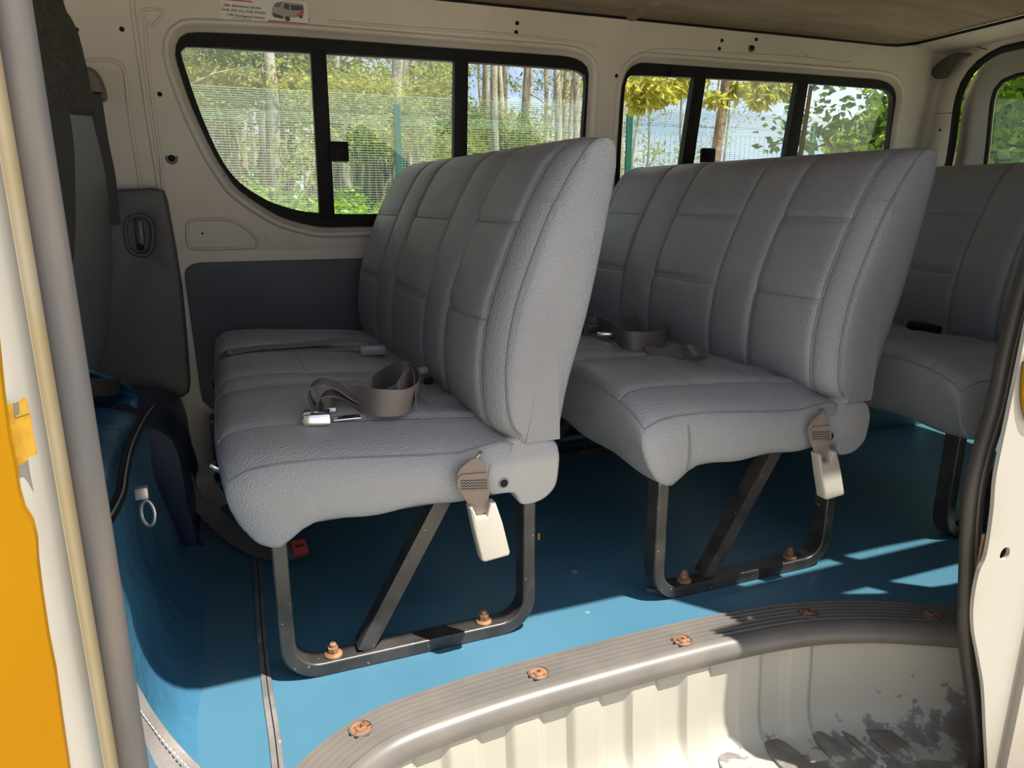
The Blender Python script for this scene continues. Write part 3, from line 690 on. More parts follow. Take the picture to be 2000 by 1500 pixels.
# ================================================================== BENCHES
BY0, BY1 = 1.085, 2.12
SEAM_Y = [1.135, 1.32, 1.455, 1.715, 1.86, 2.07]
FRONT = [(.415, .395), (.392, .42), (.382, .46), (.380, .53), (.392, .61), (.414, .68), (.456, .78), (.50, .858), (.53, .888), (.562, .902), (.592, .901), (.608, .886)]
BACK = [(.609, .86), (.596, .776), (.564, .62), (.530, .50), (.516, .43), (.511, .395)]
fr = [V2(p) for p in resample(catmull(FRONT, 6), 96)]; bk = [V2(p) for p in resample(catmull(BACK, 5), 14)]
bt = [V2((.495, .390)), V2((.43, .390))]
def gz(d, s): return exp(-(d / s) ** 2)
def back_pt(y, p, isfront, w_):
    """w_: 1 on the seat face, fading to 0 at the back; returns world point"""
    x, z = p.x, p.y
    e = min(1, max(0, (.075 - (y - BY0)) / .075)); e2 = min(1, max(0, (.05 - (BY1 - y)) / .05))
    rd = 1 - sqrt(max(0, 1 - e * e)); rd2 = 1 - sqrt(max(0, 1 - e2 * e2))
    x += w_ * (.052 * rd + .03 * rd2) - .05 * max(0, (y - 1.12))
    z -= .006 * (rd + rd2) * (1 if z > .8 else 0)
    if isfront:
        g = 0
        for s in SEAM_Y[1:-1]: g += gz(y - s, .007)
        g += gz(y - SEAM_Y[0], .006) * .7 + gz(y - SEAM_Y[-1], .006) * .7
        puff = 0
        for a, b in zip(SEAM_Y, SEAM_Y[1:]):
            if a <= y <= b: puff = sin(pi * (y - a) / (b - a)) ** .6
        inpan = any(a <= y <= b for a, b in ((SEAM_Y[0], SEAM_Y[1]), (SEAM_Y[2], SEAM_Y[3]), (SEAM_Y[4], SEAM_Y[5])))
        h = (gz(z - (.765 + .0 * y), .007) + gz(z - .605, .007)) if inpan else 0
        fade = min(1, max(0, (z - .42) / .08))
        x += w_ * (.006 * g + .004 * h - .007 * puff * fade); z -= w_ * (.003 * g if z > .86 else 0)
    return Vector((x, y, z))
ys = [BY0 + .002, BY0 + .006, BY0 + .012, BY0 + .02, BY0 + .03, BY0 + .045, BY0 + .065]
y = BY0 + .08
while y < BY1 - .05: ys.append(y); y += .016
for s in SEAM_Y: ys += [s - .011, s - .006, s - .0025, s, s + .0025, s + .006, s + .011]
ys += [BY1 - .045, BY1 - .03, BY1 - .018, BY1 - .008, BY1 - .002]
ys = sorted(set(round(a, 4) for a in ys)); ys = [a for i, a in enumerate(ys) if i == 0 or a - ys[i - 1] > .0012]
def front_w(i):                                        # weight along the front list
    z = fr[i].y; 
    return 1.0 if i < 78 else max(0.0, 1 - (i - 78) / 17)
def ring(y):
    r = [back_pt(y, p, True, front_w(i)) for i, p in enumerate(fr)] + [back_pt(y, p, False, 0) for p in bk] + [back_pt(y, p, False, .5) for p in bt]
    return r
def cap_ring(r, inset, dy):
    c = sum(r, Vector()) / len(r); return [p.lerp(c, inset) + Vector((0, dy, 0)) for p in r]
rings = [ring(a) for a in ys]
rings = [cap_ring(rings[0], .9, -.010), cap_ring(rings[0], .6, -.0095), cap_ring(rings[0], .3, -.0075), cap_ring(rings[0], .12, -.0045), cap_ring(rings[0], .03, -.0015)] + rings + \
        [cap_ring(rings[-1], .05, .002), cap_ring(rings[-1], .5, .006), cap_ring(rings[-1], .9, .007)]
n = len(rings[0]); V = [p for r in rings for p in r]
Fc = [(i * n + k, i * n + (k + 1) % n, (i + 1) * n + (k + 1) % n, (i + 1) * n + k) for i in range(len(rings) - 1) for k in range(n)]
Fc += [tuple(range(n))[::-1], tuple((len(rings) - 1) * n + k for k in range(n))]
bench = thing('bench_seat', 'grey vinyl bench seat nearest the front, nearest on the left', 'bench seat', (.22, 1.12, 0), 'grey bench seats in rows')
backrest = obj('backrest', V, Fc, M['vinyl'], bench, 60)
# piping along the seams
def seam_line(y, i0=3, i1=90, off=-.0008): return [back_pt(y, fr[i], True, front_w(i)) + Vector((off, 0, 0)) for i in range(i0, i1, 2)]
pv = []
for s in SEAM_Y[1:-1] + [SEAM_Y[0], SEAM_Y[-1]]:
    pv.append(tube(seam_line(s), .0022, 6))
for a, b in ((SEAM_Y[0], SEAM_Y[1]), (SEAM_Y[2], SEAM_Y[3]), (SEAM_Y[4], SEAM_Y[5])):
    for zz in (.765, .605):
        i = min(range(96), key=lambda k: abs(fr[k].y - zz))
        pv.append(tube([back_pt(a + (b - a) * k / 16, fr[i], True, 1) + Vector((-.0005, 0, 0)) for k in range(17)], .0019, 6))
obj('piping', *merge(*pv), M['pipe'], backrest, 60)
edge = [back_pt(BY0 + .004, fr[i], True, front_w(i)) + Vector((-.0004, -.001, 0)) for i in range(2, 96, 2)]
v, f = tube(edge, .0022, 6); obj('edge_piping', v, f, M['pipe'], backrest, 60)

# ---- cushion
CT = [(.018, .272), (-.004, .284), (-.026, .318), (-.044, .365), (-.052, .405), (-.049, .430), (-.035, .446), (-.005, .453), (.06, .455), (.16, .450), (.28, .440), (.36, .430), (.42, .415), (.438, .39)]
CB = [(.438, .34), (.425, .31), (.36, .302), (.24, .300), (.12, .300), (.08, .297), (.055, .285), (.042, .274), (.032, .270)]
ct = [V2(p) for p in resample(catmull(CT, 6), 80)]; cb = [V2(p) for p in resample(catmull(CB, 5), 22)]
CSY = [1.175, 1.41, 1.50, 1.74, 1.83, 2.06]
CY0, CY1 = 1.092, 2.13
def cush_pt(y, p, top):
    x, z = p.x, p.y
    e = min(1, max(0, (.16 - (y - CY0)) / .16)); e2 = min(1, max(0, (.07 - (CY1 - y)) / .07))
    rd = 1 - sqrt(max(0, 1 - e * e * .96)); rd2 = 1 - sqrt(max(0, 1 - e2 * e2 * .9))
    k = min(1, max(0, (z - .30) / .14))
    z -= k * (.066 * rd + .05 * rd2) * (1 - .45 * min(1, max(0, (x - .33) / .09)))
    x += (.022 * rd + .02 * rd2) * min(1, max(0, (.02 - x) / .05)) * k
    if top and z > .36:
        on = 1 if x > -.03 else max(0, 1 - (-.03 - x) / .015)
        g = sum(gz(y - s, .006) for s in CSY)
        pan = any(a <= y <= b for a, b in ((CSY[0], CSY[1]), (CSY[2], CSY[3]), (CSY[4], CSY[5])))
        h = (gz(x - .125, .006) + gz(x - .315, .006)) if pan else 0
        puff = 0
        for a, b in zip(CSY, CSY[1:]):
            if a <= y <= b: puff = sin(pi * (y - a) / (b - a)) ** .6
        z += on * (-.0045 * g - .003 * h + .005 * puff)
        z += .0025 * sin(34 * y + 7 * x) * sin(11 * x + 2) * on
        z += .004 * sin(60 * y) * min(1, max(0, (x - .3) / .1)) * on
    if not top or z < .34:                          # slack hem of the cover
        z += .004 * sin(26 * y) + .003 * sin(41 * x + 9 * y)
    return Vector((x - .012 * max(0, y - 1.12), y, z))
cys = [CY0 + .001, CY0 + .004, CY0 + .010, CY0 + .02, CY0 + .035, CY0 + .055]
y = CY0 + .07
while y < CY1 - .06: cys.append(y); y += .016
for s in CSY: cys += [s - .010, s - .0055, s - .0022, s, s + .0022, s + .0055, s + .010]
cys += [CY1 - .05, CY1 - .03, CY1 - .015, CY1 - .005, CY1]
cys = sorted(set(round(a, 4) for a in cys)); cys = [a for i, a in enumerate(cys) if i == 0 or a - cys[i - 1] > .0012]
def cring(y): return [cush_pt(y, p, True) for p in ct] + [cush_pt(y, p, False) for p in cb]
rings = [cring(a) for a in cys]
def side_bulge(r, inset, dy):
    zc = .33; out = []
    for p in r:
        tgt = Vector((min(.40, max(.02, p.x)), p.y, zc + .01)); out.append(p.lerp(tgt, inset) + Vector((0, dy, 0)))
    return out
rings = [side_bulge(rings[0], .95, -.013), side_bulge(rings[0], .7, -.0125), side_bulge(rings[0], .45, -.0105), side_bulge(rings[0], .25, -.0075), side_bulge(rings[0], .1, -.0035)] + rings + \
        [side_bulge(rings[-1], .2, .004), side_bulge(rings[-1], .6, .008), side_bulge(rings[-1], .95, .009)]
n = len(rings[0]); V = [p for r in rings for p in r]
Fc = [(i * n + k, i * n + (k + 1) % n, (i + 1) * n + (k + 1) % n, (i + 1) * n + k) for i in range(len(rings) - 1) for k in range(n)]
Fc += [tuple(range(n))[::-1], tuple((len(rings) - 1) * n + k for k in range(n))]
cushion = obj('cushion', V, Fc, M['vinyl_worn'], bench, 60)
def cush_top(x, y):                                  # point on top of the cushion
    best = min(ct[30:], key=lambda p: abs(p.x - x)); return cush_pt(y, best, True)
pv = []
i0 = min(range(80), key=lambda k: abs(ct[k].x + .048) + (0 if ct[k].y > .42 else 9))
for s in CSY: pv.append(tube([cush_pt(s, ct[i], True) + Vector((0, 0, .0006)) for i in range(i0, 76, 2)], .0016, 5))
for a, b in ((CSY[0], CSY[1]), (CSY[2], CSY[3]), (CSY[4], CSY[5])):
    for xx in (.125, .315):
        pv.append(tube([cush_top(xx, a + (b - a) * k / 14) + Vector((0, 0, .0005)) for k in range(15)], .0014, 5))
obj('cushion_piping', *merge(*pv), M['pipe_l'], cushion, 60)
el = [cush_pt(CY0 + .002, ct[i], True) + Vector((0, -.0012, .0006)) for i in range(i0 + 2, 78, 2)]
el += []
fe = [cush_pt(CY0 + .004 + (CY1 - CY0 - .01) * k / 70, ct[i0], True) + Vector((-.0006, 0, 0)) for k in range(71)]
v, f = tube(fe[::-1] + el, .0012, 6); obj('cushion_edge_piping', v, f, M['pipe'], cushion, 60)

# ---- plastic hinge cover at the aisle end
cov = [(.372, .305), (.372, .345), (.383, .375), (.40, .390), (.43, .4015), (.47, .400), (.512, .388), (.5135, .36), (.510, .315), (.503, .298), (.485, .283), (.465, .277), (.442, .277), (.434, .284), (.428, .300), (.418, .305)]
hol = [(.398 + .0085 * cos(a), .326 + .0085 * sin(a)) for a in [2 * pi * k / 18 for k in range(18)]]
covs = [tuple(V2(p)) for p in chaikin(cov, 2)]
def hmap(a, b, d): return Vector((a, 1.078 + d + .02 * max(0, (b - .36) / .04), b))
hcv = plate('hinge_cover', covs, [], hmap, 0, .05, M['plastic'], bench, bevel=.007)
c_ = Vector((.405, 1.0775, .326))
v, f = tube([c_ + Vector((0, -.0006, 0)), c_ + Vector((0, .004, 0))], .0078, 18); obj('cover_hole', v, f, M['hole'], hcv)
v, f = tube([c_ + Vector((.0085 * cos(a), -.0002, .0085 * sin(a))) for a in [2 * pi * k / 20 for k in range(20)]], .0014, 6, True); obj('hole_rim', v, f, M['plastic'], hcv, 60)

# ---- black steel leg frames: one at the aisle, one near the wall
def leg_frame(yc):
    prof2 = [(-.0125, -.02), (.0125, -.02), (.0125, .02), (-.0125, .02)]
    x0, x1, zt, r = .030, .470, .29, .055
    pts = [(x0, zt), (x0, .2), (x0, .0125 + r)]
    pts += [(x0 + r - r * cos(a), .0125 + r - r * sin(a)) for a in [pi / 2 * k / 8 for k in range(1, 9)]]
    pts += [(.2, .0125), (x1 - r, .0125)]
    pts += [(x1 - r + r * sin(a), .0125 + r - r * cos(a)) for a in [pi / 2 * k / 8 for k in range(1, 9)]]
    pts += [(x1, .2), (x1, zt)]
    P = [Vector((a, yc, b)) for a, b in pts]; S = []
    for i in range(len(P)):
        t = (P[min(i + 1, len(P) - 1)] - P[max(i - 1, 0)]).normalized(); S.append(Vector((-t.z, 0, t.x)))
    v, f = sweep(P, S, Vector((0, 1, 0)), prof2)
    o = obj('leg_frame', v, f, M['black'], bench, 40)
    md = o.modifiers.new('b', 'BEVEL'); md.width = .003; md.segments = 2; md.limit_method = 'ANGLE'
    # diagonal angle-iron brace
    A = Vector((.158, yc + .004, .026)); B = Vector((.315, yc + .004, .30)); t = (B - A).normalized(); sd2 = Vector((t.z, 0, -t.x))
    v, f = sweep([A, B], sd2, Vector((0, 1, 0)), [(-.014, -.016), (.014, -.016), (.014, -.012), (-.010, -.012), (-.010, .018), (-.014, .018)])
    obj('brace', v, f, M['black'], bench, 40)
    for bx in (.105, .385):
        c = Vector((bx, yc, .025))
        v, f = tube([c, c + Vector((0, 0, .003)), c + Vector((0, 0, .006))], [.0155, .0155, .012], 18); wsh = obj('washer', v, f, M['rust'], bench)
        v, f = tube([c + Vector((0, 0, .005)), c + Vector((0, 0, .016))], .0095, 6); obj('nut', v, f, M['rust'], wsh, 20)
        v, f = tube([c + Vector((0, 0, .015)), c + Vector((0, 0, .022)), c + Vector((0, 0, .024))], [.006, .006, .004], 10); obj('bolt', v, f, M['rust'], wsh)
leg_frame(1.135); leg_frame(1.95)
v, f = merge(boxvf(.03, .45, 1.12, 2.1, .288, .302)); obj('seat_base', v, f, M['black'], bench)

OFF2, OFF3 = .722, 1.525
bench2 = copy_tree(bench); bench2.location.x += OFF2; bench2.location.y -= .01
bench2['label'] = 'grey vinyl bench seat in the middle row, between the front and rear benches'
cs = [Vector((.055 + .722, 1.072, .388)), Vector((.057 + .722, 1.066, .35)), Vector((.058 + .722, 1.067, .31)), Vector((.058 + .722, 1.074, .298))]
v, f = tube(catmull(cs, 4), .0012, 5); obj('corner_seam', v, f, M['pipe'], bench2)
bench3 = copy_tree(bench); bench3.location.x += OFF3; bench3.location.y -= .03
bench3['label'] = 'grey vinyl bench seat in the rearmost row, partly hidden behind the middle bench'

# ================================================================== SEAT BELTS
def end_belt(ox, oy, label, wm, bm_):
    """buckle stalk hanging at the aisle end of a bench"""
    t = thing('seat_belt', label, 'seat belt', (ox + .36, 1.065 + oy, .2), 'buckles hanging at the aisle ends')
    def P(px, py, y=1.062): p = ony(px, py, y); return (p.x + ox, p.z)
    def bmap(y0, sl=.0): return lambda a, b, d: Vector((a, y0 + oy + d + sl * (.34 - b), b))
    web = [(908, 906), (926, 893), (946, 899), (951, 930), (955, 950), (950, 975), (946, 994), (938, 999), (924, 1001), (915, 988), (903, 968), (892, 948), (889, 935), (895, 918)]
    wb = plate('webbing', [tuple(V2(p)) for p in chaikin([P(*q) for q in web], 1)], [], bmap(1.058, -.12), -.002, .002, wm, t, bevel=.0008)
    fold = [(892, 932), (900, 925), (948, 921), (952, 935), (954, 950), (896, 956), (890, 944)]
    plate('sewn_fold', [P(*q) for q in fold], [], bmap(1.0545, -.12), -.0012, .0012, wm, wb)
    st = []
    for r in range(4):
        z_ = [(897 + 3.4 * k, 935 + r * 5.0 + (2.5 if k % 2 else 0) - .12 * k * 1.2) for k in range(16)]
        st.append(tube([Vector((P(*q)[0], 1.0528 + oy - .12 * (.34 - P(*q)[1]), P(*q)[1])) for q in z_], .0007, 4))
    obj('stitching', *merge(*st), M['thread'], wb)
    bk_ = [(910, 984), (916, 981), (924, 1001), (943, 999), (950, 975), (961, 974), (972, 1010), (983, 1062), (980, 1068), (935, 1080), (928, 1078), (918, 1030)]
    plate('buckle', [P(*q) for q in bk_], [], bmap(1.058, -.15), -.013, .013, bm_, t, bevel=.004)
    hk = [Vector((P(930, 897)[0], 1.065 + oy, P(930, 897)[1])), Vector((P(938, 890)[0], 1.066 + oy, P(938, 889)[1])), Vector((P(946, 889)[0], 1.078 + oy, P(946, 890)[1])), Vector((P(949, 893)[0], 1.09 + oy, P(949, 893)[1]))]
    v, f = tube(catmull(hk, 5), .0028, 8); obj('hook', v, f, M['steel'], t)
    return t
end_belt(0, 0, 'worn tan webbing with a cream buckle hanging at the aisle end of the front bench', M['web_l'], M['buckle'])
M['web_m'] = mat('worn_brown_webbing', (0.26, 0.20, 0.165), 0.7, bump=('noi', 500, .4, .0008), col2=(.2, .16, .13), nscale=18)
M['buckle_m'] = mat('grey_cream_buckle_plastic', (0.40, 0.37, 0.32), 0.42, col2=(.5, .42, .3), nscale=14)
end_belt(.732, -.01, 'brown webbing with a grimy buckle hanging at the aisle end of the middle bench', M['web_m'], M['buckle_m'])

# loose lap belt with chrome tongue on the front bench
def onc(px, py, h=.0):                                # on the cushion of the front bench, h above it
    z = .44
    for _ in range(6):
        p = onz(px, py, z + h); q = cush_top(min(.43, max(-.03, p.x)), min(2.1, max(1.1, p.y))); z = q.z
    return onz(px, py, z + h)
t = thing('seat_belt', 'loose brown lap belt with chrome tongue looped on the front bench cushion', 'seat belt', tuple(onc(700, 800, .0)), 'lap belts lying on the cushions')
base = [(648, 792), (690, 802), (735, 814), (785, 812), (811, 795), (812, 770), (795, 752), (770, 752), (745, 766), (722, 784)]
bp_ = catmull([onc(a, b, .0) for a, b in base], 7); Z = Vector((0, 0, 1))
N_ = len(bp_); wd = []
for i in range(N_):
    u = i / (N_ - 1); lean = .9 * max(0, 1 - u * 3.2)
    wd.append(Vector((0.15, lean, 1)))
ht = [.019 + .002 * sin(9 * i / N_) for i in range(N_)]
v, f = ribbon([p + wd[i].normalized() * .024 for i, p in enumerate(bp_)], wd, .046); obj('webbing', v, f, M['web'], t, 60)
arch_ = [onc(628, 802, .010), onc(609, 790, .026), onc(602, 768, .046), onc(612, 750, .062), onc(634, 746, .066), onc(662, 756, .054), onc(690, 774, .030), onc(722, 790, .012)]
v, f = ribbon(catmull(arch_, 7), Vector((.25, 1, .0)), .046); obj('webbing_loop', v, f, M['web'], t, 60)
arch2 = [onc(632, 804, .008), onc(622, 790, .020), onc(630, 772, .036), onc(652, 768, .040), onc(682, 776, .026), onc(708, 790, .010)]
v, f = ribbon(catmull(arch2, 7), Vector((.3, 1, .0)), .044); obj('webbing_loop', v, f, M['web'], t, 60)
rise = [onc(760, 792, .010), onc(776, 772, .028), onc(790, 748, .040), onc(802, 738, .042), onc(810, 755, .036), onc(812, 785, .020)]
v, f = ribbon(catmull(rise, 7), Vector((.1, .55, .8)), .044); obj('webbing_end', v, f, M['web'], t, 60)
rz = Matrix.Rotation(radians(-8), 3, 'Z')
ba = onc(594, 812, .012); bb = onc(646, 822, .012)
rbox('adjuster', (ba + bb) / 2 + Vector((0, .012, -.002)), (.046, .036, .020), .004, M['chrome'], t, rz)
tg = (onc(652, 815, .006) + onc(702, 816, .006)) / 2
rbox('tongue', tg, (.046, .022, .003), .0012, M['chrome'], t, Matrix.Rotation(radians(-2), 3, 'Z'))
rbox('tongue_slot', tg + Vector((.004, .001, .0018)), (.022, .008, .001), .0003, M['hole'], t, Matrix.Rotation(radians(-2), 3, 'Z'))
rbox('slide_clip', onc(644, 800, .014), (.022, .012, .010), .003, M['steel'], t, rz)

# grey buckle stalk tucked in the seat crease
t = thing('buckle_stalk', 'grey buckle stalk tucked into the crease of the front bench', 'seat belt', tuple(onc(820, 735)))
cc = onc(818, 735, .012)
rbox('stalk', cc + Vector((-.006, .01, .006)), (.022, .075, .016), .006, M['buckle_g'], t, Matrix.Rotation(radians(24), 3, 'Z') @ Matrix.Rotation(radians(-18), 3, 'X'))
rbox('mouth', cc + Vector((.012, -.030, -.004)), (.020, .010, .014), .003, M['hole'], t, Matrix.Rotation(radians(24), 3, 'Z'))

# far lap belt lying across the front bench, wrapped over its front edge
t = thing('seat_belt', 'brown lap belt stretched flat across the far place of the front bench', 'seat belt', tuple(onc(600, 660)), 'lap belts lying on the cushions')
pt = [onc(745, 682, .012), onc(720, 668, .026), onc(690, 662, .026), onc(640, 668, .012), onc(580, 674, .005), onc(500, 680, .004), onc(455, 688, .004)]
e0 = cush_pt(pt[-1].y, ct[i0 + 4], True) + Vector((-.004, 0, .007)); e1 = cush_pt(pt[-1].y - .005, ct[i0 - 3], True) + Vector((-.007, 0, .003)); e2 = cush_pt(pt[-1].y - .01, ct[i0 - 10], True) + Vector((-.007, 0, 0)); e3 = cush_pt(pt[-1].y - .012, ct[i0 - 18], True) + Vector((-.005, 0, 0))
v, f = ribbon(catmull(pt + [e0, e1, e2, e3], 6), Vector((0, 1, .05)), .046); obj('webbing', v, f, M['web'], t, 60)
rbox('buckle', onc(728, 684, .012), (.062, .03, .022), .006, M['buckle_g'], t, Matrix.Rotation(radians(-6), 3, 'Z'))

# lap belts on the middle bench
def onc2(px, py, h=.0):
    z = .44
    for _ in range(6):
        p = onz(px, py, z + h); q = cush_top(min(.43, max(-.03, p.x - OFF2)), min(2.1, max(1.1, p.y + .01))); z = q.z
    return onz(px, py, z + h)
t = thing('seat_belt', 'brown lap belt coiled in a loop on the middle bench cushion', 'seat belt', tuple(onc2(1250, 685)), 'lap belts lying on the cushions')
base = [(1140, 655), (1165, 650), (1196, 664), (1215, 680), (1250, 684), (1288, 680), (1300, 668), (1290, 655), (1250, 648), (1212, 652)]
bp_ = catmull([onc2(a, b, .002) for a, b in base], 7)
v, f = ribbon([p + Vector((0, 0, .022)) for p in bp_], Vector((.05, .25, 1)), .044); obj('webbing', v, f, M['web'], t, 60)
tail = [(1262, 686, .004), (1300, 690, .006), (1330, 688, .016), (1355, 684, .030), (1374, 688, .012)]
v, f = ribbon(catmull([onc2(a, b, h) for a, b, h in tail], 7), Vector((.1, 1, .5)), .04); obj('webbing_end', v, f, M['web'], t, 60)
rbox('tongue', onc2(1185, 652, .014), (.05, .03, .01), .003, M['chrome'], t, Matrix.Rotation(radians(-25), 3, 'Z'))
rbox('buckle', onc2(1150, 640, .016), (.07, .035, .02), .005, M['buckle_d'], t, Matrix.Rotation(radians(-10), 3, 'Z'))
# buckle on the rear bench
t = thing('buckle_stalk', 'black buckle stalk lying in the crease of the rear bench', 'seat belt', (1.8, 1.3, .45))
p = onx(1805, 640, OFF3 + .30)
rbox('stalk', p, (.03, .10, .026), .006, M['rubber'], t, Matrix.Rotation(radians(-8), 3, 'Z')); rbox('tip', p + Vector((-.008, .05, .006)), (.02, .006, .022), .002, M['steel'], t)

# belt lying on the floor between engine cover and front bench
t = thing('seat_belt', 'brown belt trailing over the floor to a red-buttoned buckle under the front bench', 'seat belt', (-.05, 1.75, 0))
fl_ = [onz(322, 878, .20), onz(348, 918, .15), onz(378, 962, .10), onz(420, 1010, .05), onz(460, 1045, .03), onz(505, 1068, .022), onz(540, 1076, .025)]
v, f = ribbon(catmull(fl_, 6), [Vector((.5, .15, .75)) if i < 18 else Vector((.45, .7, .5)) for i in range(37)], .05); obj('webbing', v, f, M['web'], t, 60)
c = onz(565, 1076, .03)
rot_ = Matrix.Rotation(radians(8), 3, 'Z') @ Matrix.Rotation(radians(35), 3, 'X')
bk0 = rbox('buckle', c, (.075, .045, .022), .006, M['buckle_d'], t, rot_)
rbox('release_button', c + Vector((.022, -.006, .006)), (.034, .036, .020), .003, M['red'], bk0, rot_)
rbox('button_slot', c + Vector((.022, -.0105, .0125)), (.018, .004, .006), .001, M['hole'], bk0, rot_)
t = thing('seat_belt', 'grey strap hanging down behind the front edge of the front bench', 'seat belt', (-.06, 1.9, .1))
st = [onz(405, 905, .17), onz(400, 935, .13), onz(412, 960, .10), onz(440, 985, .07)]
v, f = ribbon(catmull(st, 6), Vector((.8, .4, .1)), .045); obj('webbing', v, f, M['web'], t, 60)
rbox('anchor', onz(420, 915, .18), (.03, .006, .012), .001, M['chrome'], t, Matrix.Rotation(radians(40), 3, 'Y'))
c = onz(1052, 1048, .10)
tag(rbox('yellow_tag', c, (.006, .004, .016), .001, M['st_yel']), 'tiny yellow tag at the rear leg of the front bench', 'tag')
bpy.data.objects['yellow_tag'].location.y = 0

# ================================================================== FRONT OF THE CABIN
# engine cover in blue vinyl
ec = thing('engine_cover', 'blue vinyl engine cover with black zip seam at the left', 'engine cover', (-.5, 1.3, 0))
prf = [(-.115, .0), (-.135, .008), (-.155, .03), (-.172, .07), (-.184, .14), (-.192, .22), (-.198, .30), (-.206, .34), (-.225, .365), (-.262, .380), (-.33, .390), (-.50, .395), (-.80, .395)]
prf = [V2(p) for p in resample(catmull(prf, 5), 44)]
V = []; n = len(prf); YS = [.78, .80, .85, .92, 1.0, 1.08, 1.16, 1.24, 1.32, 1.4, 1.48, 1.56, 1.62, 1.67, 1.70, 1.715]
for j, y in enumerate(YS):
    for k, p in enumerate(prf):
        e = max(0, (y - 1.62) / .095); e = e * e
        wob = .006 * sin(19 * y + 23 * p.y) * min(1, p.y / .1) + .004 * sin(37 * y - 30 * p.x)
        V.append((p.x - .04 * e * (p.y > .02) + wob, y, max(0.0005, p.y * (1 - .12 * e) + wob * .7 * (p.y > .3))))
Fc = [(i * n + k, i * n + k + 1, (i + 1) * n + k + 1, (i + 1) * n + k) for i in range(len(YS) - 1) for k in range(n - 1)]
Fc.append(tuple(range(n))); Fc.append(tuple((len(YS) - 1) * n + k for k in range(n))[::-1])
obj('cover', V, Fc, M['blue_d'], ec, 60)
zp = [onx(x, y, xx) + Vector((.004, 0, .0)) for x, y, xx in [(290, 797, -.205), (275, 815, -.205), (255, 850, -.205), (240, 885, -.205), (230, 930, -.204), (224, 965, -.203), (210, 996, -.202), (195, 1020, -.2)]]
zpc = catmull(zp, 6)
v, f = ribbon([p + Vector((.006, -.004, .004)) for p in zpc], Vector((-.7, 0, .7)), .018, .003); zt_ = obj('zip_tape', v, f, M['rubber'], ec)
v, f = tube([p + Vector((.009, -.005, .007)) for p in zpc], .0018, 6); obj('zip_teeth', v, f, M['pipe'], zt_)
lp = onx(270, 990, -.178)
rbox('latch_plate', lp + Vector((.008, 0, .024)), (.020, .016, .020), .002, M['steel'], ec)
lo_ = [lp + Vector((.014, -.008, 0)) + RT * (.011 * cos(a)) + Vector((0, 0, -.010 + .022 * sin(a))) for a in [2 * pi * k / 18 for k in range(18)]]
v, f = tube(lo_, .003, 8, True); obj('latch_ring', v, f, M['steel'], ec)
# navy covered box further across, with folds of vinyl and a strap
nb = thing('seat_base_box', 'navy vinyl covered seat base with a strap beyond the engine cover', 'seat base', (-.35, 1.95, 0))
prf = [(-.135, .0), (-.14, .10), (-.15, .20), (-.165, .265), (-.19, .295), (-.24, .315), (-.34, .325), (-.75, .33)]
prf = [V2(p) for p in resample(catmull(prf, 5), 30)]; n = len(prf); V = []
YS = [1.70, 1.73, 1.80, 1.88, 1.96, 2.04, 2.10, 2.14, 2.155]
for y in YS:
    for p in prf:
        e = max(0, (y - 2.06) / .095); wob = .006 * sin(31 * y + 20 * p.y)
        V.append((p.x - .02 * e * e + wob * min(1, p.y * 8), y, max(.0005, p.y * (1 - .1 * e * e) + wob * (p.y > .25))))
Fc = [(i * n + k, i * n + k + 1, (i + 1) * n + k + 1, (i + 1) * n + k) for i in range(len(YS) - 1) for k in range(n - 1)]
Fc.append(tuple(range(n))); Fc.append(tuple((len(YS) - 1) * n + k for k in range(n))[::-1])
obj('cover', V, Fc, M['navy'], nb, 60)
fd = [onx(x, y, -.235) for x, y in [(175, 722), (215, 740), (250, 752), (268, 772), (268, 800)]]
V = []; 
for i, p in enumerate(catmull(fd, 6)):
    for k in range(7):
        V.append(p + Vector((-.13 * k / 6 * 1.0, .06 * k / 6, .018 * sin(k * 1.1) - .02 * k / 6)))
nn = len(V) // 7
o = obj('loose_fold', V, [(i * 7 + k, i * 7 + k + 1, (i + 1) * 7 + k + 1, (i + 1) * 7 + k) for i in range(nn - 1) for k in range(6)], M['blue_d'], nb, 60)
md = o.modifiers.new('s', 'SOLIDIFY'); md.thickness = .004
stp = [onx(x, y, -.225) for x, y in [(165, 758), (190, 757), (215, 756), (232, 754)]]
v, f = ribbon(catmull(stp, 4), Vector((.3, .3, 1)), .03, .003); obj('strap', v, f, M['web_k'], nb)
# front seat back, seen from behind
fs = thing('front_seat', 'front passenger seat back in dark woven cloth with grey vinyl sides', 'seat', (-.42, 1.4, .39))
def seat_shell(outer, x_back, depth, rnd):
    """outer: list of (y,z) outline seen from behind"""
    N = len(outer); V = []; c = sum(outer, Vector((0, 0))) / N
    for (s, dx) in [(.55, 0.012), (.8, .010), (.92, .004), (.98, -.012), (1, -.03), (1, -depth + .03), (.96, -depth + .008), (.85, -depth)]:
        for p in outer:
            q = c.lerp(p, s); V.append((x_back + dx, q.x, q.y))
    Fc = [(i * N + k, i * N + (k + 1) % N, (i + 1) * N + (k + 1) % N, (i + 1) * N + k) for i in range(7) for k in range(N)]
    Fc.append(tuple(range(N))[::-1]); Fc.append(tuple(7 * N + k for k in range(N)))
    return V, Fc
XS = -.262
r0 = [(215, 372), (205, 300), (186, 235), (166, 182), (150, 176)]
oy_ = [onx(*q, XS) for q in [(212, 690), (221, 600), (224, 500), (219, 420), (209, 330), (190, 248), (170, 190)]]
out = [Vector((p.y, p.z)) for p in oy_]
out = out + [Vector((1.40, 1.0)), Vector((1.22, .96)), Vector((1.18, .8)), Vector((1.17, .44))]
outs = [V2(p) for p in resample(catmull([tuple(p) for p in out], 5, True), 60, True)]
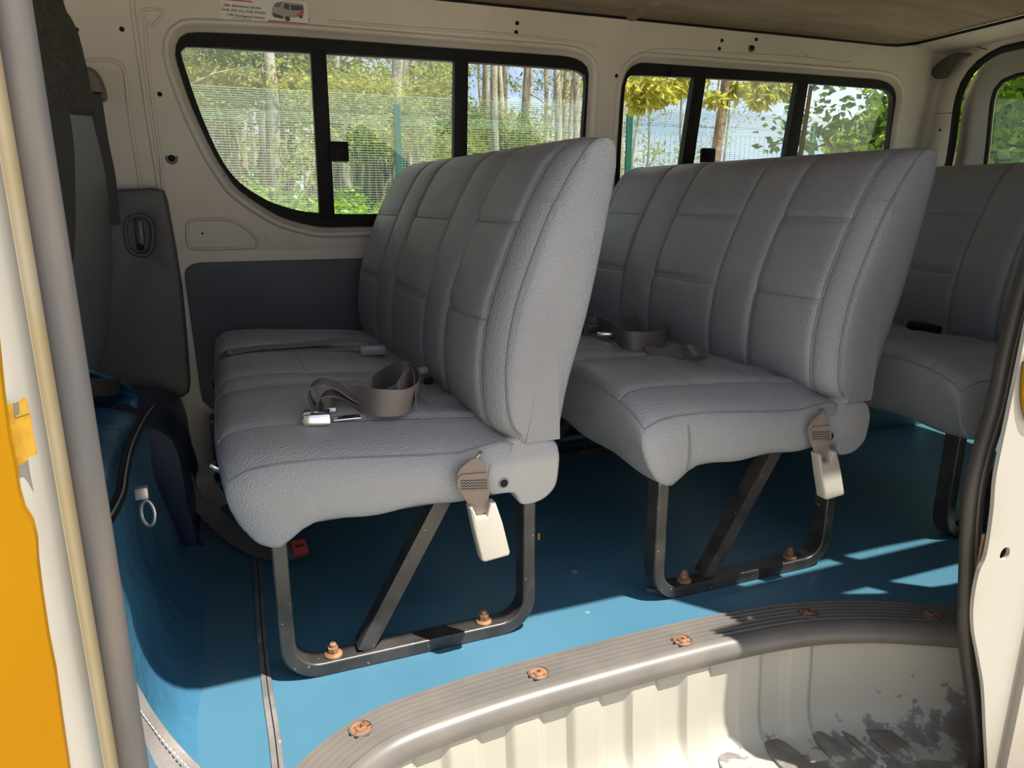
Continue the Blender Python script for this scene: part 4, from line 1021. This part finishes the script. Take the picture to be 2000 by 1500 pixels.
v, f = seat_shell(outs, XS - .004, .16, .03); obj('back_shell', v, f, M['vinyl_dk'] if 'vinyl_dk' in M else mat('charcoal_vinyl', (.085, .088, .09), .42, bump=('vor', 330, .3, .001)), fs, 60)
ib = [onx(*q, XS + .012) for q in [(140, 560), (146, 470), (147, 380), (144, 290), (136, 225), (128, 205), (110, 200)]]
ipl = [Vector((p.y, p.z)) for p in ib] + [Vector((1.25, .93)), Vector((1.22, .5))]
ips = [tuple(V2(p)) for p in resample(catmull([tuple(p) for p in ipl], 5, True), 50, True)]
plate('back_cloth', ips, [], lambda a, b, d: Vector((XS + .009 + d, a, b)), -.003, .004, M['fabric_k'], fs, bevel=.002)
hb = [onx(*q, XS - .01) for q in [(165, 184), (158, 150), (149, 110), (136, 60), (122, 30), (105, 5), (95, -30)]]
hpl = [Vector((p.y, p.z)) for p in hb]
hpl = [hpl[0] + Vector((.01, -.05))] + hpl + [Vector((hpl[-1].x - .10, hpl[-1].y + .03)), Vector((1.30, hpl[-1].y - .02)), Vector((1.22, 1.02)), Vector((1.24, .93))]
hs = [V2(p) for p in resample(catmull([tuple(p) for p in hpl], 5, True), 50, True)]
v, f = seat_shell(hs, XS + .004, .14, .03); obj('head_cover', v, f, M['fabric'], fs, 60)
rbox('seat_cushion', (-.62, 1.42, .45), (.5, .5, .13), .04, M['fabric'], fs)
# grey vinyl flap at the foot of the pillar
fpv = thing('vinyl_flap', 'stitched grey vinyl flap at the foot of the front door pillar', 'flap', (-.12, 1.0, 0))
ft = [CAM + (onz(x, y) - CAM) * k for x, y, k in [(262, 1325, .78), (280, 1356, .82), (300, 1390, .86), (330, 1430, .91), (365, 1470, .945), (400, 1506, .96), (430, 1540, .965)]]
V = []; ftc = catmull(ft, 5)
for i, p in enumerate(ftc):
    for k, (a, h) in enumerate([(0, .0), (.004, .008), (.012, .009), (.022, .006), (.036, .003), (.046, -.002), (.052, -.012)]):
        V.append(p + Vector((-.55, -.45, -.45)).normalized() * a + Vector((0, 0, h)))
obj('flap', V, [(i * 7 + k, i * 7 + k + 1, (i + 1) * 7 + k + 1, (i + 1) * 7 + k) for i in range(len(ftc) - 1) for k in range(6)], M['flap'], fpv, 60)
sv = []
for i in range(0, len(ftc) - 1):
    a = ftc[i] + Vector((-.012, -.0105, .0085)); b = ftc[i + 1] + Vector((-.012, -.0105, .0085)); sv.append(tube([a.lerp(b, .1), a.lerp(b, .75)], .0008, 4))
obj('stitching', *merge(*sv), M['st_white'], fpv)

# ================================================================== STICKERS
st = thing('ambulance_sticker', 'paper sticker advertising a 24hr ambulance service, above the front side window', 'sticker', tuple(wmap(*onw(515, 20), -.001)))
c00 = V2(onw(433, 33)); c10 = V2(onw(602, 43)); c01 = V2(onw(433, -14))
ex = (c10 - c00); ey = (c01 - c00)
ex = Vector((ex.x, 0)); Wd = ex.x; Hh = ey.y
def smap(u, v_, d=-.0006): return wmap(c00.x + u * Wd, c00.y - .004 + v_ * Hh, d)
def spoly(name, pts, d, material): return plate(name, pts, [], lambda a, b, dd: smap(a, b, d + dd), 0, .0002, M[material], st)
spoly('paper', [(0, 0), (1, 0), (1, 1.0), (0, 1.0)], -.0010, 'st_white')
def stext(s, u, v_, h, wfrac, m_):
    textobj('lettering', s, h * Hh, lambda x, y, z: smap(u, v_, -.0016) + Vector((x, -.1 * y * 0, y)), M[m_], st, width=wfrac * Wd)
stext('24hr Ambulance Service', .03, .53, .17, .42, 'st_txt')
stext('0700 395 395, 0738 395395', .0 + .01, .33, .17, .49, 'st_org')
stext('1199 (Emergency Hotline)', .05, .13, .15, .43, 'st_org')
spoly('small_print', [(.12, .06), (.33, .06), (.33, .075), (.12, .075)], -.0016, 'st_txt')
spoly('red_line', [(.05, .78), (.36, .78), (.36, .84), (.05, .84)], -.0016, 'st_org')
spoly('red_bar', [(.52, -.0), (1.0, -.0), (1.0, .10), (.52, .10)], -.0016, 'st_red')
spoly('van_body', [(.575, .35), (.58, .62), (.62, .84), (.70, .95), (.94, .93), (.955, .86), (.955, .45), (.93, .36), (.78, .28), (.70, .2), (.60, .24)], -.0016, 'buckle')
spoly('van_windscreen', [(.60, .72), (.635, .88), (.70, .92), (.68, .70), (.64, .66)], -.0020, 'st_sky')
spoly('van_window', [(.71, .66), (.73, .86), (.785, .87), (.785, .62)], -.0020, 'st_txt')
spoly('van_window', [(.80, .60), (.80, .84), (.945, .84), (.945, .64)], -.0020, 'st_txt')
spoly('van_bumper', [(.575, .40), (.60, .24), (.70, .2), (.70, .32), (.60, .42)], -.0020, 'st_txt')
for (u, v_, r) in ((.755, .22, .032), (.915, .36, .022)):
    spoly('van_wheel', [(u + r * cos(a), v_ + r * 3.4 * sin(a)) for a in [2 * pi * k / 16 for k in range(16)]], -.0022, 'st_txt')
spoly('van_stripe', [(.80, .33), (.86, .40), (.95, .66), (.95, .56), (.89, .40)], -.0021, 'st_red')
ys_ = thing('warning_sticker', 'torn yellow warning sticker on the white door pillar', 'sticker', tuple(ony(52, 830, .59)))
def ym(px, py): p = ony(px, py, .592); return (p.x, p.z)
q = [(26, 781), (32, 775), (37, 776), (39, 784), (46, 774), (57, 765), (62, 771), (69, 800), (77, 850), (82, 872), (80, 876), (70, 877), (62, 886), (52, 893), (42, 895), (40, 885), (33, 840)]
def ymap(a, b, d): return Vector((a, .5885 + (a + .15) * .12 + d - .012, b))
plate('label', [ym(*a) for a in q], [], ymap, -.0004, .0004, M['st_yel'], ys_)
plate('torn_patch', [ym(*a) for a in [(38, 776), (48, 774), (49, 790), (46, 798), (41, 802)]], [], ymap, -.0010, -.0005, M['trimgrey'], ys_)
plate('print_line', [ym(*a) for a in [(42, 800), (67, 792), (68, 795), (42, 803)]], [], ymap, -.0010, -.0005, M['leaf_gold'], ys_)

# ================================================================== OUTSIDE
# ---- mesh fence beyond the windows
FY = 8.0; FX = [1.79 + 2.84 * k for k in range(-3, 6)]
fence = thing('wire_fence', 'green steel posts and pale wire mesh of the fence beyond the side windows', 'fence', (5, FY, GZ))
def fence_mesh(x0, x1):
    vf = []
    z = GZ + .05
    while z < 1.60:
        vf.append(boxvf(x0, x1, FY - .0025, FY + .0025, z - .0025, z + .0025)); z += .0254
    for k in range(15):                            # cranked top
        a = 1.60 + k * .02; yy = FY + (.10 - abs(k - 7) * .10 / 7) * 1.0
        vf.append(boxvf(x0, x1, yy - .003, yy + .003, a - .003, a + .003))
    x = x0
    while x < x1:
        vf.append(boxvf(x - .0011, x + .0011, FY - .004, FY + .001, GZ + .02, 1.62)); x += .0762
    o = obj('wire_mesh', *merge(*vf), M['wire'], fence, 0); o['kind'] = 'stuff'
for k in range(len(FX) - 1): fence_mesh(FX[k], FX[k + 1])
for k, x in enumerate(FX):
    v, f = boxvf(x - .035, x + .035, FY - .06, FY - .006, GZ, 1.80)
    o = obj('post', v, f, M['post'], fence); md = o.modifiers.new('b', 'BEVEL'); md.width = .008

# ---- plants
def leaf_mesh(rnd, centres, nleaf, spread, L, Wd_, droop=.5):
    V = []; Fc = []
    for (c, r) in centres:
        for _ in range(nleaf):
            d = Vector((rnd.gauss(0, 1), rnd.gauss(0, 1), rnd.gauss(0, .8)))
            p = c + d.normalized() * r * spread * rnd.random() ** .5
            ax = Vector((rnd.gauss(0, 1), rnd.gauss(0, 1), rnd.gauss(0, .5) - droop)).normalized()
            sd_2 = ax.cross(Vector((rnd.gauss(0, 1), rnd.gauss(0, 1), rnd.gauss(0, 1)))).normalized()
            l = L * rnd.uniform(.6, 1.3); w_ = Wd_ * rnd.uniform(.7, 1.2); o = len(V)
            nn = ax.cross(sd_2) * (l * .08)
            V += [p, p + ax * l * .5 + sd_2 * w_ + nn, p + ax * l, p + ax * l * .5 - sd_2 * w_ + nn]; Fc.append((o, o + 1, o + 2, o + 3))
    return V, Fc
def mk(name, vf, m_, smooth=0):
    me = bpy.data.meshes.new(name); me.from_pydata([tuple(v) for v in vf[0]], [], vf[1]); me.update(); me.materials.append(m_)
    finish(me, smooth); return me
def euc(seed, H, r, m_leaf, ncl, lowest, L=.12):
    rnd = random.Random(seed); wob = [Vector((rnd.gauss(0, .06), rnd.gauss(0, .06), 0)) for _ in range(9)]
    tr = []; p = Vector((0, 0, 0))
    for k in range(9):
        tr.append(Vector((p.x, p.y, H * k / 8))); p += wob[k] * (H / 8)
    vf = [tube(catmull(tr, 3), [r * (1 - .75 * i / 24) for i in range(25)], 7)]
    cl = []
    for _ in range(ncl):
        z = rnd.uniform(lowest, H * 1.0); a = rnd.uniform(0, 2 * pi); ln = rnd.uniform(.4, 1.5) * (1.15 - .5 * z / H)
        k = min(7, int(z / H * 8)); s = tr[k].lerp(tr[k + 1], z / H * 8 - k); e = s + Vector((cos(a) * ln, sin(a) * ln, ln * rnd.uniform(.2, .7)))
        vf.append(tube([s, s.lerp(e, .5) + Vector((0, 0, .06)), e], [r * .22, r * .16, r * .06], 4)); cl.append((e, rnd.uniform(.3, .6)))
    return mk('trunk', merge(*vf), M['bark'], 60), mk('foliage', leaf_mesh(rnd, cl, 75, 1.1, L, L * .17, .9), m_leaf)
eu = [euc(1, 11, .10, M['leaf_e'], 20, 2.8), euc(2, 12, .12, M['leaf_e2'], 18, 3.4), euc(3, 10, .075, M['leaf_e'], 18, 1.6), euc(4, 12, .085, M['leaf_e2'], 10, 4.2), euc(5, 9, .10, M['leaf_y'], 16, 2.6)]
def plant(name, label, cat, meshes, loc, rz, s, group):
    t = thing(name, label, cat, loc, group); t.rotation_euler.z = rz; t.scale = (s, s, s)
    for me in meshes:
        o = link(bpy.data.objects.new(me.name.split('.')[0], me)); o.parent = t
    return t
rnd = random.Random(21); pos = []
for k in range(4000):
    y = rnd.uniform(10.2, 30); q = rnd.uniform(-.55, .58)
    x = q * y
    if all((x - a) ** 2 + (y - b) ** 2 > (.45 + .022 * y) ** 2 for a, b in pos): pos.append((x, y))
    if len(pos) >= 140: break
kinds = ['thin pale-trunked eucalyptus tree standing in the woods behind the fence', 'taller dark-leaved eucalyptus tree standing in the woods behind the fence', 'slender leafy eucalyptus sapling in the woods behind the fence',
         'bare-stemmed eucalyptus tree with high crown in the woods behind the fence', 'yellow-green leafed tree standing in the woods behind the fence']
for i, (x, y) in enumerate(pos):
    k = rnd.choice([0, 1, 2, 3, 3, 3, 3, 4])
    plant('eucalyptus_tree', kinds[k], 'tree', eu[k], (x, y, GZ), rnd.uniform(0, 6.28), rnd.uniform(.85, 1.2), 'woods behind the fence')
# bushes: dense yellow-green crowns and low bright undergrowth
def bush(seed, m_leaf, n, R, H, L, wd, nl=70, low=.25):
    rnd = random.Random(seed); cl = [(Vector((rnd.gauss(0, .45) * R, rnd.gauss(0, .45) * R, rnd.uniform(low, 1) * H)), rnd.uniform(.25, .42) * R) for _ in range(n)]
    vf = [tube([Vector((0, 0, 0)), c * .5 + Vector((0, 0, .05)), c], [.03 * H, .02 * H, .008], 4) for c, r in cl[:max(3, n // 3)]]
    return mk('stem', merge(*vf), M['bark2'], 60), mk('foliage', leaf_mesh(rnd, cl, nl, 1.0, L, wd, .2), m_leaf)
b_y = bush(31, M['leaf_y'], 26, 1.0, 2.9, .085, .02, 230, .66); b_g = bush(32, M['leaf_g'], 22, 1.0, 1.35, .09, .026, 200); b_d = bush(33, M['leaf_e'], 26, 1.3, 1.8, .10, .024, 90)
for i, (px, y, s, me) in enumerate([(530, 11.5, 1.35, b_y), (770, 12.5, 1.2, b_y), (470, 15, 1.5, b_y), (980, 13, 1.0, b_y), (690, 10, 1.0, b_y), (850, 17, 1.5, b_y)]):
    p = ony(px, 392, y); plant('yellow_bush', 'rounded yellow-green tree crown behind the fence, ' + ['largest, in the first pane', 'in the middle pane beside the post', 'far at the left', 'in the third pane', 'close behind the wire', 'far in the woods'][i], 'bush', me, (p.x, p.y, GZ), i * 1.3, s, 'yellow-green crowns behind the fence')
i = 0
for px in range(380, 1200, 62):
    y = 8.7 + (i * 37 % 11) * .14; p = ony(px, 392, y)
    plant('undergrowth_bush', 'low bright green bush growing along the foot of the fence', 'bush', b_g, (p.x, p.y, GZ), i * 1.7, .85 + .08 * (i % 4), 'undergrowth along the fence'); i += 1
for i in range(18):
    y = 13 + (i * 53 % 17); q = -.5 + (i * 29 % 30) / 30 * 1.1
    plant('olive_bush', 'olive green shrub growing between the eucalyptus trunks', 'bush', b_d, (q * y, y, GZ), i * .9, .7 + .07 * (i % 6), 'shrubs among the trunks')
for i in range(16):
    plant('olive_bush', 'tall olive green thicket at the far edge of the woods', 'bush', b_d, (-14 + i * 2.1, 31 + (i % 3), GZ), i * .8, 2.0 + .2 * (i % 4), 'thicket at the far edge of the woods')
# ---- tree with golden drooping leaves by the second window
def broad(name, label, loc, crown, m_leaf, tr, L, wd, nl, seed, spread=1.0, bark='bark2'):
    rnd = random.Random(seed); t = thing(name, label, 'tree', loc)
    base = Vector(loc); vf = [tube(catmull([Vector(p) for p in tr], 5), [.055 * (1 - .4 * i / (5 * (len(tr) - 1))) for i in range(5 * (len(tr) - 1) + 1)], 9)]
    top = Vector(tr[-1])
    for c, r in crown: vf.append(tube([top.lerp(Vector(tr[-2]), .3), top.lerp(c, .6) + Vector((0, 0, .12)), c], [.02, .012, .005], 5))
    obj('trunk', *merge(*vf), M[bark], t, 60)
    o = obj('foliage', *leaf_mesh(rnd, crown, nl, spread, L, wd, .9), m_leaf, t, 0)
    return t
TY = 5.0
tx0 = ony(1395, 330, TY); tx1 = ony(1416, 175, TY)
crown = [(ony(px, py, TY + dy) , r) for px, py, r, dy in [(1235, 165, .10, 0), (1250, 150, .16, .2), (1285, 165, .14, -.1), (1320, 155, .16, .1), (1350, 165, .14, 0), (1265, 185, .10, 0), (1300, 185, .08, 0), (1245, 200, .05, 0),
         (1440, 172, .07, 0), (1475, 165, .09, .2), (1500, 178, .09, 0), (1530, 170, .07, .1), (1480, 196, .05, 0), (1400, 190, .05, -.1), (1270, 90, .3, 0), (1350, 60, .35, 0), (1450, 80, .3, 0), (1540, 90, .25, 0), (1200, 100, .3, 0), (1400, -20, .5, .2)]]
broad('golden_tree', 'slim tree with drooping golden green leaves beyond the second side window', (tx0.x, TY, GZ), crown, M['leaf_gold'],
      [(tx0.x - .02, TY, GZ), (tx0.x, TY, .4), tuple(tx0), tuple(tx1), (tx1.x + .02, TY, 2.4)], .095, .022, 75, 5)
# thin weeping trees left part of second window
for i, (px, y, s) in enumerate([(1265, 9.3, .42), (1330, 10.2, .5), (1400, 9.0, .40), (1240, 12, .6)]):
    p = ony(px, 392, y); plant('weeping_sapling', 'thin weeping sapling behind the fence, seen in the second side window', 'tree', eu[2], (p.x, p.y, GZ), i * 2.0, s, 'saplings in the second side window')
# green shrub right of second window
rnd = random.Random(9)
crown = [(ony(px, py, 6.5 + rnd.uniform(-.3, .3)), r) for px, py, r in [(1714, 200, .10), (1712, 225, .16), (1690, 245, .18), (1725, 255, .22), (1660, 265, .20), (1640, 280, .2), (1700, 280, .3), (1735, 290, .3), (1670, 310, .35), (1750, 240, .2), (1740, 340, .5), (1650, 350, .4)]]
p = ony(1710, 392, 6.5)
broad('green_shrub', 'bright green shrub with pointed shoots beyond the second side window', (p.x, 6.5, GZ), crown, M['leaf_g'], [(p.x, 6.5, GZ), (p.x, 6.5, .2), (p.x - .05, 6.5, .9)], .06, .017, 380, 12)
# hedge behind the rear window
for i, (x, y, s, me) in enumerate([(5.2, 3.4, 1.2, 0), (5.6, 2.6, 1.3, 1), (6.2, 3.9, 1.4, 0), (6.6, 4.8, 1.3, 1), (7.0, 3.0, 1.6, 0), (5.9, 1.8, 1.4, 1), (7.6, 4.2, 1.7, 1)]):
    if i == 0:
        h_g = bush(51, M['leaf_g'], 34, 1.0, 2.3, .07, .024, 220); h_d = bush(52, M['leaf_d'], 34, 1.1, 2.4, .075, .025, 240)
    plant('hedge_shrub', ['bright leafy shrub close behind the rear window', 'dark leafy shrub behind the rear window'][me], 'bush', (h_g, h_d)[me], (x, y, GZ), i * 1.1, s, ['bright shrubs behind the rear window', 'dark shrubs behind the rear window'][me])
bpy.context.view_layer.update()
